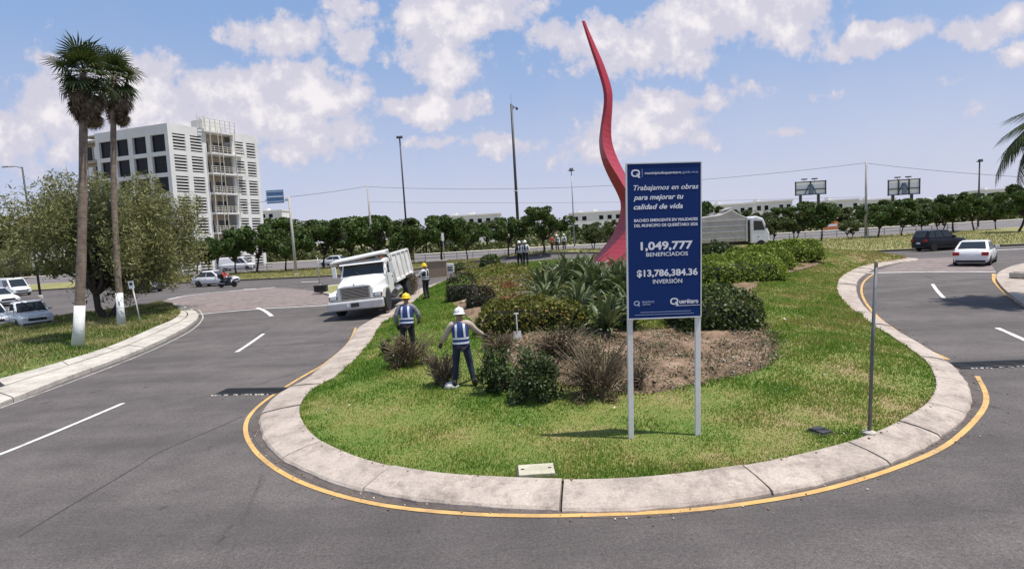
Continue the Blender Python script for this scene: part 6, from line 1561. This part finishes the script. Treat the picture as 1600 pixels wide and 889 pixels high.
    nn = {k: nd[k] for k in ('pel', 'hiL', 'knL', 'anL', 'hiR', 'knR', 'anR')}; nn['pel'] = (J['pel']+Vector((0, 0, .06)), (.15, .115))
    skinned('trousers', nn, [('pel', 'hiL'), ('hiL', 'knL'), ('knL', 'anL'), ('pel', 'hiR'), ('hiR', 'knR'), ('knR', 'anR')], trousers, t, 2, .018)
    for S_ in 'LR':
        a, b = J['an'+S_], J['to'+S_]; MB().tube([a+Vector((0, -.03, .10)), a+Vector((0, -.03, 0)), a+(b-a)*.35+Vector((0, 0, -.025)), b+Vector((0, -.03, 0)), b+Vector((0, .0, -.005))], [.055, .058, .058, .05, .03], 10).obj('boot', BOOT, t, True)
        if gloves:
            w, h = J['wr'+S_], J['hd'+S_]; MB().tube([w, w.lerp(h, .6), h, h+(h-w).normalized()*.05], [.042, .04, .046, .03], 8).obj('glove', GLOVE, t, True)
    if vest:
        o = J['pel']; axis = (J['nb']-o); L = axis.length; z = axis.normalized(); x = Vector((1, 0, 0)); x = (x-z*x.dot(z)).normalized(); y = z.cross(x)
        lv = [(-.02, .178, .145), (.12, .178, .142), (.3, .178, .140), (.5, .186, .148), (.7, .192, .152), (.84, .188, .140), (.95, .135, .115), (1.02, .10, .10)]
        def ring(f, rx, ry, n=24, g=0): 
            return [o+z*(f*L)+x*(math.copysign(abs(math.cos(a))**.8, math.cos(a))*(rx+g))+y*(math.copysign(abs(math.sin(a))**.85, math.sin(a))*(ry+g)) for a in np.linspace(0, 2*math.pi, n, endpoint=False)]
        v = MB().loft([ring(*q) for q in lv]).obj('vest', vest, t, True)
        F = lambda f: (np.interp(f, [q[0] for q in lv], [q[1] for q in lv]), np.interp(f, [q[0] for q in lv], [q[2] for q in lv]))
        for f0, f1 in ((.07, .15), (.27, .35)): MB().loft([ring(f, *F(f), g=g) for f, g in ((f0, .004), (f0, .009), (f1, .009), (f1, .004))], caps=False).obj('reflective_band', BAND, v)
        for s in (-1, 1):
            for fb_ in (-1, 1):
                P0, P1 = [], []
                for f in np.linspace(.35, .98, 9):
                    rx, ry = F(f); xc = .105-.02*f
                    for lst, xx in ((P0, xc-.024), (P1, xc+.024)):
                        c = min(.999, xx/rx)**1.25; lst.append(o+z*(f*L)+x*(s*xx)+y*(fb_*((1-c*c)**.5)**.85*ry+fb_*.012))
                m = MB(); n = len(P0); m.add(P0+P1+[p-y*fb_*.008 for p in P0]+[p-y*fb_*.008 for p in P1], [(i, i+1, n+i+1, n+i) for i in range(n-1)]+[(2*n+i, 3*n+i, 3*n+i+1, 2*n+i+1) for i in range(n-1)]); m.obj('reflective_band', BAND, v)
    if helmet:
        c = hd+ax*.035; h = MB().lathe([(.112, -.015), (.118, .0), (.116, .04), (.102, .085), (.07, .118), (.03, .13), (.005, .132)], 20, c, up, sc=(.95, 1.12)).obj('helmet', helmet, t, True)
        MB().lathe([(.115, -.012), (.148, -.022), (.150, -.014), (.118, .002)], 20, c, up, sc=(.92, 1.18)).obj('brim', helmet, h, True)
        MB().tube([c+ax*.06-fw*.125, c+ax*.125-fw*.05, c+ax*.137, c+ax*.125+fw*.05, c+ax*.06+fw*.125], .014, 6).obj('ridge', helmet, h, True)
    return t
def face_az(a): return -R(a)                 # 0 = looking away from the camera (+Y)
p = it(725, 604)
person('worker in white helmet and blue vest standing with back to camera, arms spread', p, R(4), 123/ppm(p)/1.77, dict(shL=(-.20, 0, 1.42), elL=(-.33, .05, 1.19), wrL=(-.45, .18, .99), hdL=(-.48, .23, .91), shR=(.20, -.01, 1.43), elR=(.36, .10, 1.23), wrR=(.51, .30, 1.09), hdR=(.57, .37, 1.05), hiL=(-.10, 0, .92), knL=(-.15, .02, .50), anL=(-.20, -.02, .09), toL=(-.25, .14, .04), knR=(.17, .04, .50), anR=(.24, -.02, .09), toR=(.29, .14, .04)), HELW, VESTB, SH_TAN, JEANS, True, bend=.06)
p = it(640, 562)
person('worker in yellow helmet and blue vest seen from behind at the brush pile', p, R(-3), 103/ppm(p)/1.77, dict(elL=(-.30, .0, 1.15), wrL=(-.29, .12, .93), hdL=(-.28, .16, .84), elR=(.31, .10, 1.17), wrR=(.27, .28, 1.0), hdR=(.24, .35, .95)), HELY, VESTB, SH_PLAID, DARKT, True, bend=.14)
p = it(667, 467)
person('worker in yellow helmet and dark vest pulling branches beside the dump truck', p, R(62), 55/ppm(p)/1.77, dict(elL=(-.22, .22, 1.22), wrL=(-.18, .44, 1.16), hdL=(-.17, .53, 1.15), elR=(.22, .2, 1.2), wrR=(.18, .42, 1.12), hdR=(.17, .5, 1.1)), HELY, VESTD, SH_WHITE, DARKT, True)
p = it(822, 417)
person('worker in dark vest with white bands on the rear lawn, right one of the pair', p, R(-8), 41/ppm(p)/1.77, None, HELW, VESTD, SH_WHITE, DARKT)
p = it(813, 417)
person('worker in dark clothes on the rear lawn, left one of the pair', p, R(15), 40/ppm(p)/1.77, None, HELW, VESTD, SH_DARK, DARKT)
def verge(px, py): 
    q = at_d(px, py, 59); q.z = float(gz(q.x, q.y))+.13; return q
person('pedestrian in red shirt and cap on the far verge, left of three', verge(863, 390), R(60), 1.0, None, None, None, SH_RED, DARKT)
person('pedestrian with white shirt and dark vest on the far verge, middle of three', verge(871, 392), R(150), 1.0, None, HELW, VESTD, SH_WHITE, JEANS)
person('pedestrian in white sleeves on the far verge, right of three', verge(882, 392), R(20), 1.02, None, HELW, VESTD, SH_WHITE, JEANS)
q = MOTO.location; rz = MOTO.rotation_euler.z; off = Vector((-math.sin(rz)*-.25, math.cos(rz)*-.25, 0))
person('motorcycle rider in red jacket and dark helmet', Vector(q)+off+Vector((0, 0, -.09)), rz, .98, dict(elL=(-.27, .2, 1.2), wrL=(-.30, .5, 1.15), hdL=(-.31, .58, 1.14), elR=(.27, .2, 1.2), wrR=(.30, .5, 1.15), hdR=(.31, .58, 1.14), hiL=(-.12, .08, .94), knL=(-.22, .42, .78), anL=(-.2, .25, .42), toL=(-.21, .42, .36), hiR=(.12, .08, .94), knR=(.22, .42, .78), anR=(.2, .25, .42), toR=(.21, .42, .36)), M('helmet_dark', (.03, .03, .035), .3), None, SH_RED, JEANS)
